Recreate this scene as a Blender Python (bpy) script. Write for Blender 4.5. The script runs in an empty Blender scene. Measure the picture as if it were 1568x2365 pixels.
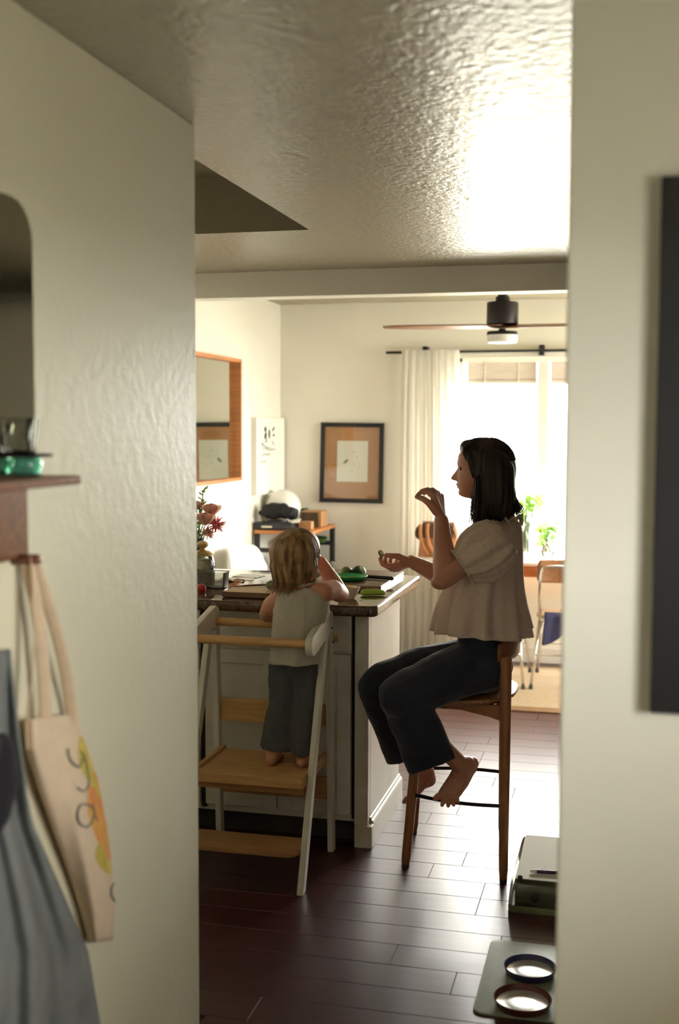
import bpy, bmesh, math, random
from mathutils import Vector, Matrix, Euler, noise
random.seed(7)
PI = math.pi
scene = bpy.context.scene
C = scene.collection
V = Vector

# ------------------------------------------------------------------ camera
CAMH = 1.57
CX, CY, FPX = 784.0, 1182.5, 2717.5
YAW, PITCH, ROLL = 0.2407, 0.0730, 0.0033
_f = V((-math.sin(YAW)*math.cos(PITCH), math.cos(YAW)*math.cos(PITCH), -math.sin(PITCH)))
_r = V((math.cos(YAW), math.sin(YAW), 0))
_d = _f.cross(_r)
_c, _s = math.cos(ROLL), math.sin(ROLL)
RX = _c*_r - _s*_d
RY = _s*_r + _c*_d
RZ = _f
cam_data = bpy.data.cameras.new('camera')
cam = bpy.data.objects.new('camera', cam_data)
C.objects.link(cam)
mw = Matrix((( RX.x, -RY.x, -RZ.x, 0), (RX.y, -RY.y, -RZ.y, 0), (RX.z, -RY.z, -RZ.z, CAMH), (0, 0, 0, 1)))
cam.matrix_world = mw
cam_data.sensor_fit = 'VERTICAL'
cam_data.sensor_height = 36.0
cam_data.lens = FPX*36.0/2365.0
cam_data.clip_start = 0.05
cam_data.dof.use_dof = True
cam_data.dof.focus_distance = 4.35
cam_data.dof.aperture_fstop = 2.3
scene.camera = cam

def at(px, py, X=None, Y=None, Z=None):
    """a pixel of the photograph and one known coordinate -> the point in the room"""
    d = RX*((px-CX)/FPX) + RY*((py-CY)/FPX) + RZ
    t = X/d.x if X is not None else (Y/d.y if Y is not None else (Z-CAMH)/d.z)
    return V((0, 0, CAMH)) + d*t

# ------------------------------------------------------------------ sky, window light, exposure
world = bpy.data.worlds.new('sky'); scene.world = world
world.use_nodes = True
bg = world.node_tree.nodes['Background']
bg.inputs['Color'].default_value = (1.0, 0.98, 0.93, 1)
bg.inputs['Strength'].default_value = 46.0
scene.view_settings.view_transform = 'Standard'
scene.view_settings.look = 'None'
scene.view_settings.gamma = 1.0
scene.view_settings.use_curve_mapping = False
scene.view_settings.exposure = 0.0

def portal(name, loc, rot, sx, sy):
    l = bpy.data.lights.new(name, 'AREA'); l.shape = 'RECTANGLE'; l.size = sx; l.size_y = sy
    l.cycles.is_portal = True
    o = bpy.data.objects.new(name, l); C.objects.link(o); o.location = loc; o.rotation_euler = rot
    return o
# room extents
FARY, LEFTX, RIGHTX, REARY, CEIL, DCEIL = 7.85, -2.35, 2.2, -2.6, 2.315, 2.40
NEARX = 1.0
HALLX, HALLEND = -1.066, 2.82
PARTY0, PARTY1, PARTX = 2.0, 2.12, -0.105
WIN = (-1.12, 0.60, 0.70, 2.03)        # far window: x0,x1,z0,z1
WINR = (6.00, 7.45, 0.90, 2.10)           # right window: y0,y1,z0,z1
WINB = (0.25, 1.20, 1.20, 1.85)           # near room's side window: y0,y1,z0,z1
portal('window_portal_far', ((WIN[0]+WIN[1])/2, FARY+0.16, (WIN[2]+WIN[3])/2), (-PI/2, 0, 0), WIN[1]-WIN[0], WIN[3]-WIN[2])
portal('window_portal_right', (RIGHTX+0.16, (WINR[0]+WINR[1])/2, (WINR[2]+WINR[3])/2), (0, PI/2, 0), WINR[3]-WINR[2], WINR[1]-WINR[0])
portal('window_portal_near', (NEARX+0.16, (WINB[0]+WINB[1])/2, (WINB[2]+WINB[3])/2), (0, PI/2, 0), WINB[3]-WINB[2], WINB[1]-WINB[0])

# ------------------------------------------------------------------ materials
MATS = {}
def srgb(r, g, b):
    f = lambda c: (c/255/12.92 if c/255 <= 0.04045 else ((c/255+0.055)/1.055)**2.4)
    return (f(r), f(g), f(b))
def mat(name, col, rough=0.5, metal=0.0, spec=0.5, trans=0.0, ior=1.5, var=0.0, vscale=8, vstretch=(1, 1, 1), col2=None,
        bump=0.0, bscale=60, bstretch=(1, 1, 1), bdist=0.01, coat=0.0, coatr=0.1, sheen=0.0, sub=0.0, emit=None, coords='Object'):
    m = bpy.data.materials.new(name); m.use_nodes = True
    nt = m.node_tree; b = nt.nodes['Principled BSDF']
    b.inputs['Base Color'].default_value = (*col, 1)
    b.inputs['Roughness'].default_value = rough
    b.inputs['Metallic'].default_value = metal
    b.inputs['Specular IOR Level'].default_value = spec
    b.inputs['IOR'].default_value = ior
    b.inputs['Transmission Weight'].default_value = trans
    b.inputs['Coat Weight'].default_value = coat
    b.inputs['Coat Roughness'].default_value = coatr
    b.inputs['Sheen Weight'].default_value = sheen
    b.inputs['Subsurface Weight'].default_value = sub
    if sub: b.inputs['Subsurface Radius'].default_value = (0.02, 0.008, 0.004)
    tc = nt.nodes.new('ShaderNodeTexCoord')
    def noise_tex(scale, stretch, detail=3):
        mp = nt.nodes.new('ShaderNodeMapping'); mp.inputs['Scale'].default_value = stretch
        nt.links.new(tc.outputs[coords], mp.inputs['Vector'])
        n = nt.nodes.new('ShaderNodeTexNoise'); n.inputs['Scale'].default_value = scale; n.inputs['Detail'].default_value = detail
        nt.links.new(mp.outputs['Vector'], n.inputs['Vector'])
        return n
    if var or col2:
        n = noise_tex(vscale, vstretch)
        r = nt.nodes.new('ShaderNodeValToRGB')
        c2 = col2 if col2 else tuple(min(1, c*(1+var)) for c in col)
        c1 = col if col2 else tuple(c*(1-var) for c in col)
        r.color_ramp.elements[0].position = 0.35; r.color_ramp.elements[0].color = (*c1, 1)
        r.color_ramp.elements[1].position = 0.65; r.color_ramp.elements[1].color = (*c2, 1)
        nt.links.new(n.outputs['Fac'], r.inputs['Fac'])
        nt.links.new(r.outputs['Color'], b.inputs['Base Color'])
    if bump:
        n = noise_tex(bscale, bstretch, 2)
        bp = nt.nodes.new('ShaderNodeBump'); bp.inputs['Strength'].default_value = bump; bp.inputs['Distance'].default_value = bdist
        nt.links.new(n.outputs['Fac'], bp.inputs['Height'])
        nt.links.new(bp.outputs['Normal'], b.inputs['Normal'])
    MATS[name] = m
    return m

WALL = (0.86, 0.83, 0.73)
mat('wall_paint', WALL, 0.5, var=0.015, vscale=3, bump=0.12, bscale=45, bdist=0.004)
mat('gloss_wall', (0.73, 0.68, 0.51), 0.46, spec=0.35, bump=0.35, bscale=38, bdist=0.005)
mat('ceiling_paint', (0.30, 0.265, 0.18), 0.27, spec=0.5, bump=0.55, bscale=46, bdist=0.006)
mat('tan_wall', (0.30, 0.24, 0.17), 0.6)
mat('trim_white', (0.78, 0.75, 0.66), 0.35)
mat('cab_white', (0.74, 0.70, 0.60), 0.38, var=0.04, vscale=5, bump=0.08, bscale=40, bdist=0.003)
mat('cab_scuffed', (0.62, 0.55, 0.44), 0.42, col2=(0.76, 0.72, 0.62), vscale=9)
mat('dark_gap', (0.02, 0.015, 0.012), 0.8)
mat('floor_wood', (0.040, 0.005, 0.006), 0.33, spec=0.8, col2=(0.068, 0.012, 0.011), vscale=6, vstretch=(0.6, 9, 1), bump=0.05, bscale=30, bstretch=(0.5, 8, 1), bdist=0.002, coat=0.0)
mat('subfloor', (0.10, 0.055, 0.03), 0.7)
mat('granite', (0.045, 0.022, 0.012), 0.09, col2=(0.13, 0.075, 0.04), vscale=90, coat=0.3, coatr=0.05)
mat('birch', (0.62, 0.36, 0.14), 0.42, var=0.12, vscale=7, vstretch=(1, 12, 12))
mat('birch_shaded', (0.42, 0.22, 0.085), 0.5, var=0.15, vscale=7, vstretch=(1, 12, 12))  # darker birch, shade below the tower platform put into the colour
mat('tower_white', (0.72, 0.68, 0.58), 0.4, var=0.02)
mat('stool_wood', (0.26, 0.105, 0.04), 0.38, col2=(0.36, 0.16, 0.065), vscale=9, vstretch=(9, 9, 1))
mat('dark_metal', (0.025, 0.02, 0.022), 0.38, metal=0.6)
mat('black_frame', (0.012, 0.011, 0.012), 0.45)
mat('black_plastic', (0.018, 0.017, 0.018), 0.42)
mat('chrome', (0.75, 0.73, 0.68), 0.22, metal=1.0)
mat('steel', (0.70, 0.70, 0.70), 0.28, metal=1.0)
mat('mirror_glass', (0.86, 0.88, 0.84), 0.02, metal=1.0)
mat('old_mirror', (0.80, 0.80, 0.70), 0.10, metal=1.0, bump=0.02, bscale=120)
mat('teak', (0.50, 0.19, 0.055), 0.4, var=0.15, vscale=8, vstretch=(1, 1, 10))
mat('walnut', (0.17, 0.065, 0.024), 0.4, var=0.2, vscale=8, vstretch=(1, 9, 9))
mat('walnut_red', (0.16, 0.045, 0.022), 0.42, var=0.15, vscale=8)
mat('mat_board', (0.46, 0.225, 0.10), 0.9, var=0.06, vscale=60)
mat('paper', (0.83, 0.81, 0.73), 0.85)
mat('paper_warm', (0.80, 0.74, 0.60), 0.9, var=0.05, vscale=30)
mat('ink', (0.03, 0.035, 0.02), 0.8)
mat('ink_light', (0.30, 0.29, 0.20), 0.9)
mat('ink_faint', (0.60, 0.56, 0.42), 0.9)
mat('canvas', (0.70, 0.54, 0.38), 0.9, var=0.04, vscale=40, bump=0.1, bscale=250, bdist=0.002)
mat('linen', (0.76, 0.60, 0.50), 0.9, var=0.06, vscale=120, bump=0.25, bscale=300, bdist=0.002, sheen=0.2)
mat('child_top', (0.62, 0.57, 0.47), 0.9, var=0.04, vscale=120, bump=0.2, bscale=260, bdist=0.002)
mat('denim_dark', (0.008, 0.012, 0.028), 0.8, var=0.2, vscale=150, bump=0.15, bscale=300, bdist=0.002, sheen=0.25)
mat('denim_grey', (0.085, 0.088, 0.095), 0.9, var=0.12, vscale=120, bump=0.2, bscale=260, bdist=0.002)
mat('skin', (0.50, 0.23, 0.15), 0.45, sub=0.12, var=0.04, vscale=14)
mat('child_skin', (0.62, 0.28, 0.18), 0.5, sub=0.15, var=0.05, vscale=14)
mat('eye_dark', (0.05, 0.03, 0.02), 0.15)
mat('lip', (0.38, 0.13, 0.10), 0.45)
mat('hair_dark', (0.012, 0.008, 0.006), 0.5, spec=0.25, col2=(0.032, 0.019, 0.013), vscale=40, vstretch=(1, 1, 0.06))
mat('hair_blond', (0.13, 0.060, 0.026), 0.42, col2=(0.48, 0.29, 0.13), vscale=55, vstretch=(1, 1, 0.07))
mat('glass', (1, 1, 1), 0.02, trans=1.0, ior=1.45)
mat('clear_plastic', (0.95, 0.96, 0.94), 0.06, trans=0.95, ior=1.25)
mat('green_glass', (0.35, 0.75, 0.62), 0.05, trans=0.9, ior=1.3)
mat('white_plastic', (0.82, 0.80, 0.74), 0.35)
mat('globe_glass', (0.86, 0.85, 0.78), 0.12, coat=0.5)
mat('green_plastic', (0.015, 0.36, 0.085), 0.35)
mat('lime_plastic', (0.30, 0.46, 0.05), 0.45)
mat('lime_skin', (0.10, 0.16, 0.03), 0.45, var=0.25, vscale=60)
mat('avocado_skin', (0.035, 0.055, 0.02), 0.6, var=0.3, vscale=90, bump=0.5, bscale=120, bdist=0.004)
mat('cucumber_flesh', (0.55, 0.66, 0.22), 0.5)
mat('strawberry', (0.42, 0.018, 0.018), 0.35, var=0.25, vscale=130, bump=0.4, bscale=160, bdist=0.003)
mat('leaf', (0.06, 0.13, 0.035), 0.5, var=0.3, vscale=20)
mat('leaf_bright', (0.16, 0.34, 0.04), 0.55, var=0.25, vscale=20)
mat('leaf_mid', (0.10, 0.24, 0.07), 0.55, var=0.25, vscale=20)
mat('stem_green', (0.12, 0.18, 0.06), 0.6)
mat('petal_peach', (0.80, 0.44, 0.32), 0.7, var=0.12, vscale=30)
mat('petal_pink', (0.85, 0.22, 0.26), 0.7, var=0.15, vscale=30)
mat('petal_orange', (0.62, 0.32, 0.06), 0.7, var=0.15, vscale=30)
mat('gold_lid', (0.50, 0.34, 0.14), 0.45, metal=0.4, var=0.3, vscale=40)
mat('dried_food', (0.74, 0.68, 0.50), 0.8, col2=(0.55, 0.50, 0.28), vscale=60)
mat('grain_food', (0.56, 0.36, 0.15), 0.9, var=0.3, vscale=80, bump=0.6, bscale=90, bdist=0.01)
mat('board_light', (0.60, 0.42, 0.22), 0.5, var=0.15, vscale=9, vstretch=(1, 10, 10))
mat('board_dark', (0.15, 0.07, 0.035), 0.3, var=0.2, vscale=9, vstretch=(1, 10, 10))
mat('leather', (0.42, 0.17, 0.055), 0.4, var=0.18, vscale=12, bump=0.15, bscale=90, bdist=0.002)
mat('leather_dark', (0.09, 0.04, 0.02), 0.45, var=0.2, vscale=14)
mat('dark_cloth', (0.007, 0.006, 0.008), 0.75, var=0.3, vscale=30)
mat('grey_cloth', (0.20, 0.205, 0.20), 0.95, var=0.10, vscale=12, bump=0.2, bscale=40, bdist=0.01)
mat('black_cloth', (0.012, 0.010, 0.014), 0.95, var=0.2)
mat('turquoise', (0.06, 0.30, 0.27), 0.6)
mat('teal_dark', (0.015, 0.06, 0.05), 0.6)
mat('box_wood', (0.44, 0.23, 0.10), 0.6, var=0.12, vscale=10)
mat('box_dark', (0.10, 0.065, 0.035), 0.6, var=0.3, vscale=14)
mat('mat_green', (0.24, 0.27, 0.20), 0.45, var=0.05, vscale=30, bump=0.1, bscale=90, bdist=0.002)
mat('bowl_grey', (0.62, 0.61, 0.58), 0.33, metal=0.7)
mat('bowl_blue', (0.03, 0.03, 0.10), 0.3)
mat('bowl_red', (0.10, 0.02, 0.018), 0.3)
mat('olive', (0.20, 0.22, 0.10), 0.6, col2=(0.09, 0.10, 0.05), vscale=14)
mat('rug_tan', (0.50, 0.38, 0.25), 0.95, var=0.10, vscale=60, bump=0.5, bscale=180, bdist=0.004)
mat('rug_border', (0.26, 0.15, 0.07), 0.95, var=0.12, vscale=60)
mat('table_top', (0.78, 0.72, 0.62), 0.25)
mat('table_wood', (0.48, 0.17, 0.05), 0.4, var=0.15, vscale=8, vstretch=(1, 8, 8))
mat('plywood', (0.32, 0.14, 0.06), 0.35, var=0.15, vscale=8, vstretch=(8, 1, 8))
mat('plywood_glare', (0.62, 0.46, 0.30), 0.3, var=0.1, vscale=8)  # lighter plywood, window glare on the chair seat put into the colour
mat('blue_cloth', (0.05, 0.05, 0.12), 0.9)
mat('woven_shade', (0.60, 0.52, 0.45), 0.9, var=0.12, vscale=8, vstretch=(1, 1, 30))
mat('gravel', (0.50, 0.48, 0.42), 0.95, var=0.08, vscale=4)
mat('stucco', (0.80, 0.77, 0.70), 0.95, var=0.04, vscale=4)
mat('rubber_dark', (0.05, 0.045, 0.04), 0.7)
mat('toekick', (0.05, 0.04, 0.032), 0.7)

def curtain_mat():
    m = bpy.data.materials.new('curtain_cloth'); m.use_nodes = True; nt = m.node_tree
    nt.nodes.remove(nt.nodes['Principled BSDF']); out = nt.nodes['Material Output']
    d = nt.nodes.new('ShaderNodeBsdfDiffuse'); d.inputs['Color'].default_value = (0.85, 0.83, 0.77, 1)
    t = nt.nodes.new('ShaderNodeBsdfTranslucent'); t.inputs['Color'].default_value = (0.88, 0.85, 0.79, 1)
    x = nt.nodes.new('ShaderNodeMixShader'); x.inputs[0].default_value = 0.55
    nt.links.new(d.outputs[0], x.inputs[1]); nt.links.new(t.outputs[0], x.inputs[2]); nt.links.new(x.outputs[0], out.inputs['Surface'])
    MATS['curtain_cloth'] = m
curtain_mat()
def add_translucency(name, col, fac):
    nt = MATS[name].node_tree; b = nt.nodes['Principled BSDF']; out = nt.nodes['Material Output']
    t = nt.nodes.new('ShaderNodeBsdfTranslucent'); t.inputs['Color'].default_value = (*col, 1)
    x = nt.nodes.new('ShaderNodeMixShader'); x.inputs[0].default_value = fac
    nt.links.new(b.outputs[0], x.inputs[1]); nt.links.new(t.outputs[0], x.inputs[2]); nt.links.new(x.outputs[0], out.inputs['Surface'])
add_translucency('linen', (0.70, 0.50, 0.41), 0.18); add_translucency('child_top', (0.62, 0.55, 0.44), 0.15)
for n in ('petal_peach', 'petal_pink', 'petal_orange'): add_translucency(n, (0.8, 0.4, 0.3), 0.3)
for n in ('leaf_bright', 'leaf_mid', 'leaf'): add_translucency(n, (0.30, 0.50, 0.08), 0.35)
def pane_mat():
    m = bpy.data.materials.new('window_glass'); m.use_nodes = True; nt = m.node_tree
    nt.nodes.remove(nt.nodes['Principled BSDF']); out = nt.nodes['Material Output']
    d = nt.nodes.new('ShaderNodeBsdfTransparent'); d.inputs['Color'].default_value = (0.96, 0.97, 0.96, 1)
    t = nt.nodes.new('ShaderNodeBsdfGlossy'); t.inputs['Roughness'].default_value = 0.02
    x = nt.nodes.new('ShaderNodeMixShader'); x.inputs[0].default_value = 0.05
    nt.links.new(d.outputs[0], x.inputs[1]); nt.links.new(t.outputs[0], x.inputs[2]); nt.links.new(x.outputs[0], out.inputs['Surface'])
    MATS['window_glass'] = m
pane_mat()
def thin_mat(name, tint, gloss, fac, rough=0.06):
    m = bpy.data.materials.new(name); m.use_nodes = True; nt = m.node_tree
    nt.nodes.remove(nt.nodes['Principled BSDF']); out = nt.nodes['Material Output']
    d = nt.nodes.new('ShaderNodeBsdfTransparent'); d.inputs['Color'].default_value = (*tint, 1)
    t = nt.nodes.new('ShaderNodeBsdfGlossy'); t.inputs['Roughness'].default_value = rough; t.inputs['Color'].default_value = (*gloss, 1)
    lw = nt.nodes.new('ShaderNodeLayerWeight'); lw.inputs['Blend'].default_value = fac
    x = nt.nodes.new('ShaderNodeMixShader')
    nt.links.new(lw.outputs['Fresnel'], x.inputs[0])
    nt.links.new(d.outputs[0], x.inputs[1]); nt.links.new(t.outputs[0], x.inputs[2]); nt.links.new(x.outputs[0], out.inputs['Surface'])
    MATS[name] = m
thin_mat('thin_glass', (0.93, 0.94, 0.92), (1, 1, 1), 0.35)
thin_mat('thin_plastic', (0.86, 0.87, 0.84), (1, 1, 1), 0.45, 0.12)

# ------------------------------------------------------------------ mesh helpers
class MB:
    def __init__(s): s.v = []; s.f = []
    def add(s, vs, fs):
        o = len(s.v); s.v += [V(p) for p in vs]; s.f += [tuple(i+o for i in f) for f in fs]; return s
    def box(s, lo, hi):
        x0, y0, z0 = lo; x1, y1, z1 = hi
        return s.add([(x0,y0,z0),(x1,y0,z0),(x1,y1,z0),(x0,y1,z0),(x0,y0,z1),(x1,y0,z1),(x1,y1,z1),(x0,y1,z1)],
                     [(0,3,2,1),(4,5,6,7),(0,1,5,4),(1,2,6,5),(2,3,7,6),(3,0,4,7)])
    def obox(s, c, ax, ay, az):
        c = V(c); ax, ay, az = V(ax), V(ay), V(az)
        vs = [c+sx*ax+sy*ay+sz*az for sz in (-1,1) for sx, sy in ((-1,-1),(1,-1),(1,1),(-1,1))]
        return s.add(vs, [(0,3,2,1),(4,5,6,7),(0,1,5,4),(1,2,6,5),(2,3,7,6),(3,0,4,7)])
    def bar(s, a, b, w, h, up=(0,0,1)):
        a, b = V(a), V(b); d = (b-a); L = d.length; d.normalize()
        u = V(up); side = d.cross(u)
        if side.length < 1e-4: side = d.cross(V((1,0,0)))
        side.normalize(); u = side.cross(d).normalized()
        return s.obox((a+b)/2, d*(L/2), side*(w/2), u*(h/2))
    def loft(s, rings, cap=True, closed=True):
        n = len(rings[0]); o = len(s.v)
        for r in rings: s.v += [V(p) for p in r]
        for i in range(len(rings)-1):
            for j in range(n if closed else n-1):
                k = (j+1) % n
                s.f.append((o+i*n+j, o+i*n+k, o+(i+1)*n+k, o+(i+1)*n+j))
        if cap and closed:
            s.f.append(tuple(o+j for j in range(n))[::-1]); s.f.append(tuple(o+(len(rings)-1)*n+j for j in range(n)))
        return s
    def tube(s, pts, rad, n=10, cap=True, roundcap=False, sq=None):
        pts = [V(p) for p in pts]
        if not isinstance(rad, (list, tuple)): rad = [rad]*len(pts)
        rad = list(rad)
        if roundcap:
            d0 = (pts[0]-pts[1]).normalized(); d1 = (pts[-1]-pts[-2]).normalized()
            r0, r1 = rad[0], rad[-1]
            pre = [(pts[0]+d0*r0*math.sin(a), r0*math.cos(a)) for a in (1.45, 1.1, 0.6)]
            post = [(pts[-1]+d1*r1*math.sin(a), r1*math.cos(a)) for a in (0.6, 1.1, 1.45)]
            pts = [p for p, _ in pre]+pts+[p for p, _ in post]; rad = [r for _, r in pre]+rad+[r for _, r in post]
        t0 = (pts[1]-pts[0]).normalized()
        u = t0.cross(V((0,0,1)))
        if u.length < 1e-3: u = t0.cross(V((0,1,0)))
        u.normalize(); rings = []
        for i, p in enumerate(pts):
            t = (pts[min(i+1, len(pts)-1)]-pts[max(i-1, 0)]).normalized()
            u = (u-t*u.dot(t))
            if u.length < 1e-6: u = t.cross(V((0.3,0.5,0.8)))
            u.normalize(); w = t.cross(u)
            a1, a2 = (1, 1) if sq is None else sq
            rings.append([p+(u*math.cos(q)*a1+w*math.sin(q)*a2)*rad[i] for q in [2*PI*j/n for j in range(n)]])
        return s.loft(rings, cap)
    def lathe(s, prof, c=(0,0,0), n=24, axis=None, cap=True):
        c = V(c); rings = []
        R = Matrix.Identity(3) if axis is None else V((0,0,1)).rotation_difference(V(axis)).to_matrix()
        for r, z in prof:
            rings.append([c+R@V((r*math.cos(2*PI*j/n), r*math.sin(2*PI*j/n), z)) for j in range(n)])
        return s.loft(rings, cap)
    def ell(s, c, r, n=16, m=10, R=None):
        if not isinstance(r, (list, tuple)): r = (r, r, r)
        c = V(c); rings = []
        for i in range(1, m):
            a = PI*i/m
            rings.append([V((r[0]*math.sin(a)*math.cos(2*PI*j/n), r[1]*math.sin(a)*math.sin(2*PI*j/n), -r[2]*math.cos(a))) for j in range(n)])
        o = len(s.v); s.loft(rings, False)
        s.v.append(V((0,0,-r[2]))); s.v.append(V((0,0,r[2]))); b = len(s.v)-2
        s.f += [(b, o+(j+1)%n, o+j) for j in range(n)]
        l = o+(m-2)*n; s.f += [(b+1, l+j, l+(j+1)%n) for j in range(n)]
        for i in range(o, len(s.v)):
            p = s.v[i]; s.v[i] = c+(R@p if R else p)
        return s
    def cone(s, a, b, ra, rb, n=14):
        """capsule: tapered segment with round ends"""
        a, b = V(a), V(b)
        if (b-a).length > 1e-5: s.tube([a, b], [ra, rb], n)
        s.ell(a, ra, n, 8); s.ell(b, rb, n, 8); return s
    def chain(s, pts, rad, n=14):
        for i in range(len(pts)-1): s.cone(pts[i], pts[i+1], rad[i], rad[i+1], n)
        return s
    def prism(s, pts, off):
        """polygon (3D points, any plane) pushed by an offset vector"""
        n = len(pts); off = V(off); o = len(s.v)
        s.v += [V(p) for p in pts]+[V(p)+off for p in pts]
        s.f.append(tuple(range(o, o+n))[::-1]); s.f.append(tuple(range(o+n, o+2*n)))
        s.f += [(o+j, o+(j+1)%n, o+n+(j+1)%n, o+n+j) for j in range(n)]
        return s
    def mesh(s, name):
        me = bpy.data.meshes.new(name); me.from_pydata([tuple(p) for p in s.v], [], s.f); me.update()
        bm = bmesh.new(); bm.from_mesh(me); bmesh.ops.recalc_face_normals(bm, faces=bm.faces); bm.to_mesh(me); bm.free()
        return me

def finish(me, smooth=False, bevel=0.0, seg=2, angle=0.6):
    if bevel:
        bm = bmesh.new(); bm.from_mesh(me)
        es = [e for e in bm.edges if len(e.link_faces) == 2 and e.calc_face_angle(0) > angle]
        bmesh.ops.bevel(bm, geom=es, offset=bevel, segments=seg, affect='EDGES', profile=0.6, clamp_overlap=True)
        bm.to_mesh(me); bm.free()
    if smooth:
        me.polygons.foreach_set('use_smooth', [True]*len(me.polygons))
        me.update()
    return me
def autosmooth(me, ang=0.7):
    me.polygons.foreach_set('use_smooth', [True]*len(me.polygons))
    bm = bmesh.new(); bm.from_mesh(me)
    for e in bm.edges: e.smooth = not (len(e.link_faces) == 2 and e.calc_face_angle(0) > ang)
    bm.to_mesh(me); bm.free()
def obj(name, mb, m, parent=None, smooth=False, bevel=0.0, seg=2, auto=None, local=False):
    me = mb.mesh(name) if isinstance(mb, MB) else mb
    finish(me, smooth, bevel, seg)
    if auto: autosmooth(me, auto)
    me.materials.clear(); me.materials.append(MATS[m])
    o = bpy.data.objects.new(name, me); C.objects.link(o)
    if parent:
        o.parent = parent
        if not local: o.matrix_parent_inverse = world_of(parent).inverted()
    return o
def world_of(o):
    m = Matrix.LocRotScale(o.location, o.rotation_euler, o.scale)
    if o.parent: m = world_of(o.parent) @ o.matrix_parent_inverse @ m
    return m
def tag(o, label=None, cat=None, group=None, kind=None):
    if label: o['label'] = label
    if cat: o['category'] = cat
    if group: o['group'] = group
    if kind: o['kind'] = kind
    return o
def thing(name, label, cat, loc=(0,0,0), rotz=0, group=None):
    o = bpy.data.objects.new(name, None); C.objects.link(o); o.empty_display_size = 0.1
    o.location = loc; o.rotation_euler = (0,0,rotz)
    return tag(o, label, cat, group)
def struct(name, mb, m, label=None, **k):
    o = obj(name, mb, m, **k); o['kind'] = 'structure'
    if label: o['label'] = label
    return o
def copy_tree(o, parent=None):
    c = o.copy(); C.objects.link(c)
    if parent: c.parent = parent
    for ch in [x for x in C.objects if x.parent == o]: copy_tree(ch, c)
    return c
def remesh(mb, voxel, smooth=3, name='body', sfac=0.5, fn=None):
    """union of overlapping closed shapes as one continuous skin"""
    me = mb.mesh(name+'_tmp'); o = bpy.data.objects.new(name+'_tmp', me); C.objects.link(o)
    r = o.modifiers.new('r', 'REMESH'); r.mode = 'VOXEL'; r.voxel_size = voxel
    if smooth:
        sm = o.modifiers.new('s', 'SMOOTH'); sm.factor = sfac; sm.iterations = smooth
    dg = bpy.context.evaluated_depsgraph_get(); dg.update()
    out = bpy.data.meshes.new_from_object(o.evaluated_get(dg)); out.name = name
    bpy.data.objects.remove(o); bpy.data.meshes.remove(me)
    if fn:
        pairs = [(v.co.copy(), v.normal.copy()) for v in out.vertices]
        flat = []
        for co, n in pairs: flat.extend(fn(co, n))
        out.vertices.foreach_set('co', flat)
    out.update()
    return out
def interp(tab, x):
    if x <= tab[0][0]: return tab[0][1]
    for (a, b), (c, d) in zip(tab, tab[1:]):
        if x <= c: return b+(d-b)*(x-a)/(c-a)
    return tab[-1][1]
def smooth_path(pts, n=6):
    pts = [V(p) for p in pts]; out = []
    for i in range(len(pts)-1):
        p0 = pts[max(i-1,0)]; p1 = pts[i]; p2 = pts[i+1]; p3 = pts[min(i+2,len(pts)-1)]
        for k in range(n):
            t = k/n
            out.append(0.5*((2*p1)+(p2-p0)*t+(2*p0-5*p1+4*p2-p3)*t*t+(3*p1-p0-3*p2+p3)*t**3))
    out.append(pts[-1]); return out

# ================================================================== THE SETTING
T = 0.12
# ground outside and the neighbouring house seen through the panes
struct('ground_outside', MB().box((-25, -20, -0.6), (25, 40, -0.35)), 'gravel')
nh = struct('neighbour_house', MB().box((-2.5, 19.0, -0.35), (9, 25, 1.05)), 'stucco')
# floor
fl = struct('floor', MB().box((LEFTX-T, REARY-T, -0.10), (RIGHTX+T, FARY+T, -0.012)), 'subfloor', 'dark red-brown plank floor, glossy with window glare')
ROWW, ROW0 = 0.137, 3.959
full = None
row = -22
boards = 0
rr = random.Random(3)
plank_cache = {}
def plank(x0, x1, y0, y1, parent):
    L = round(x1-x0, 2); W = round(y1-y0, 3); key = (L, W)
    if key not in plank_cache:
        me = MB().box((-L/2+0.0006, -W/2+0.0008, -0.012), (L/2-0.0006, W/2-0.0008, 0)).mesh('plank')
        finish(me, bevel=0.0010, seg=1); me.materials.append(MATS['floor_wood']); plank_cache[key] = me
    o = bpy.data.objects.new('plank', plank_cache[key]); C.objects.link(o); o.parent = parent
    o.location = ((x0+x1)/2, (y0+y1)/2, 0)
for row in range(-14, 29):
    y0 = ROW0+row*ROWW; y1 = y0+ROWW
    if y1 > FARY: y1 = FARY
    if y1-y0 < 0.02: continue
    xl = LEFTX if y0 > HALLEND else HALLX
    xr = 1.2
    x = xl; ln = round(rr.uniform(0.3, 1.1), 1)
    while x < xr-0.01:
        x1 = min(x+ln, xr)
        if xr-x1 < 0.2: x1 = xr
        plank(x, x1, y0, y1, fl); boards += 1
        x = x1; ln = rr.choice((0.9, 1.1, 1.1, 1.2))
yb = ROW0-14*ROWW
obj('floor_boards', MB().box((HALLX, REARY, -0.012), (RIGHTX, yb, 0)).box((1.2, yb, -0.012), (RIGHTX, FARY, 0)), 'floor_wood', fl)

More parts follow.
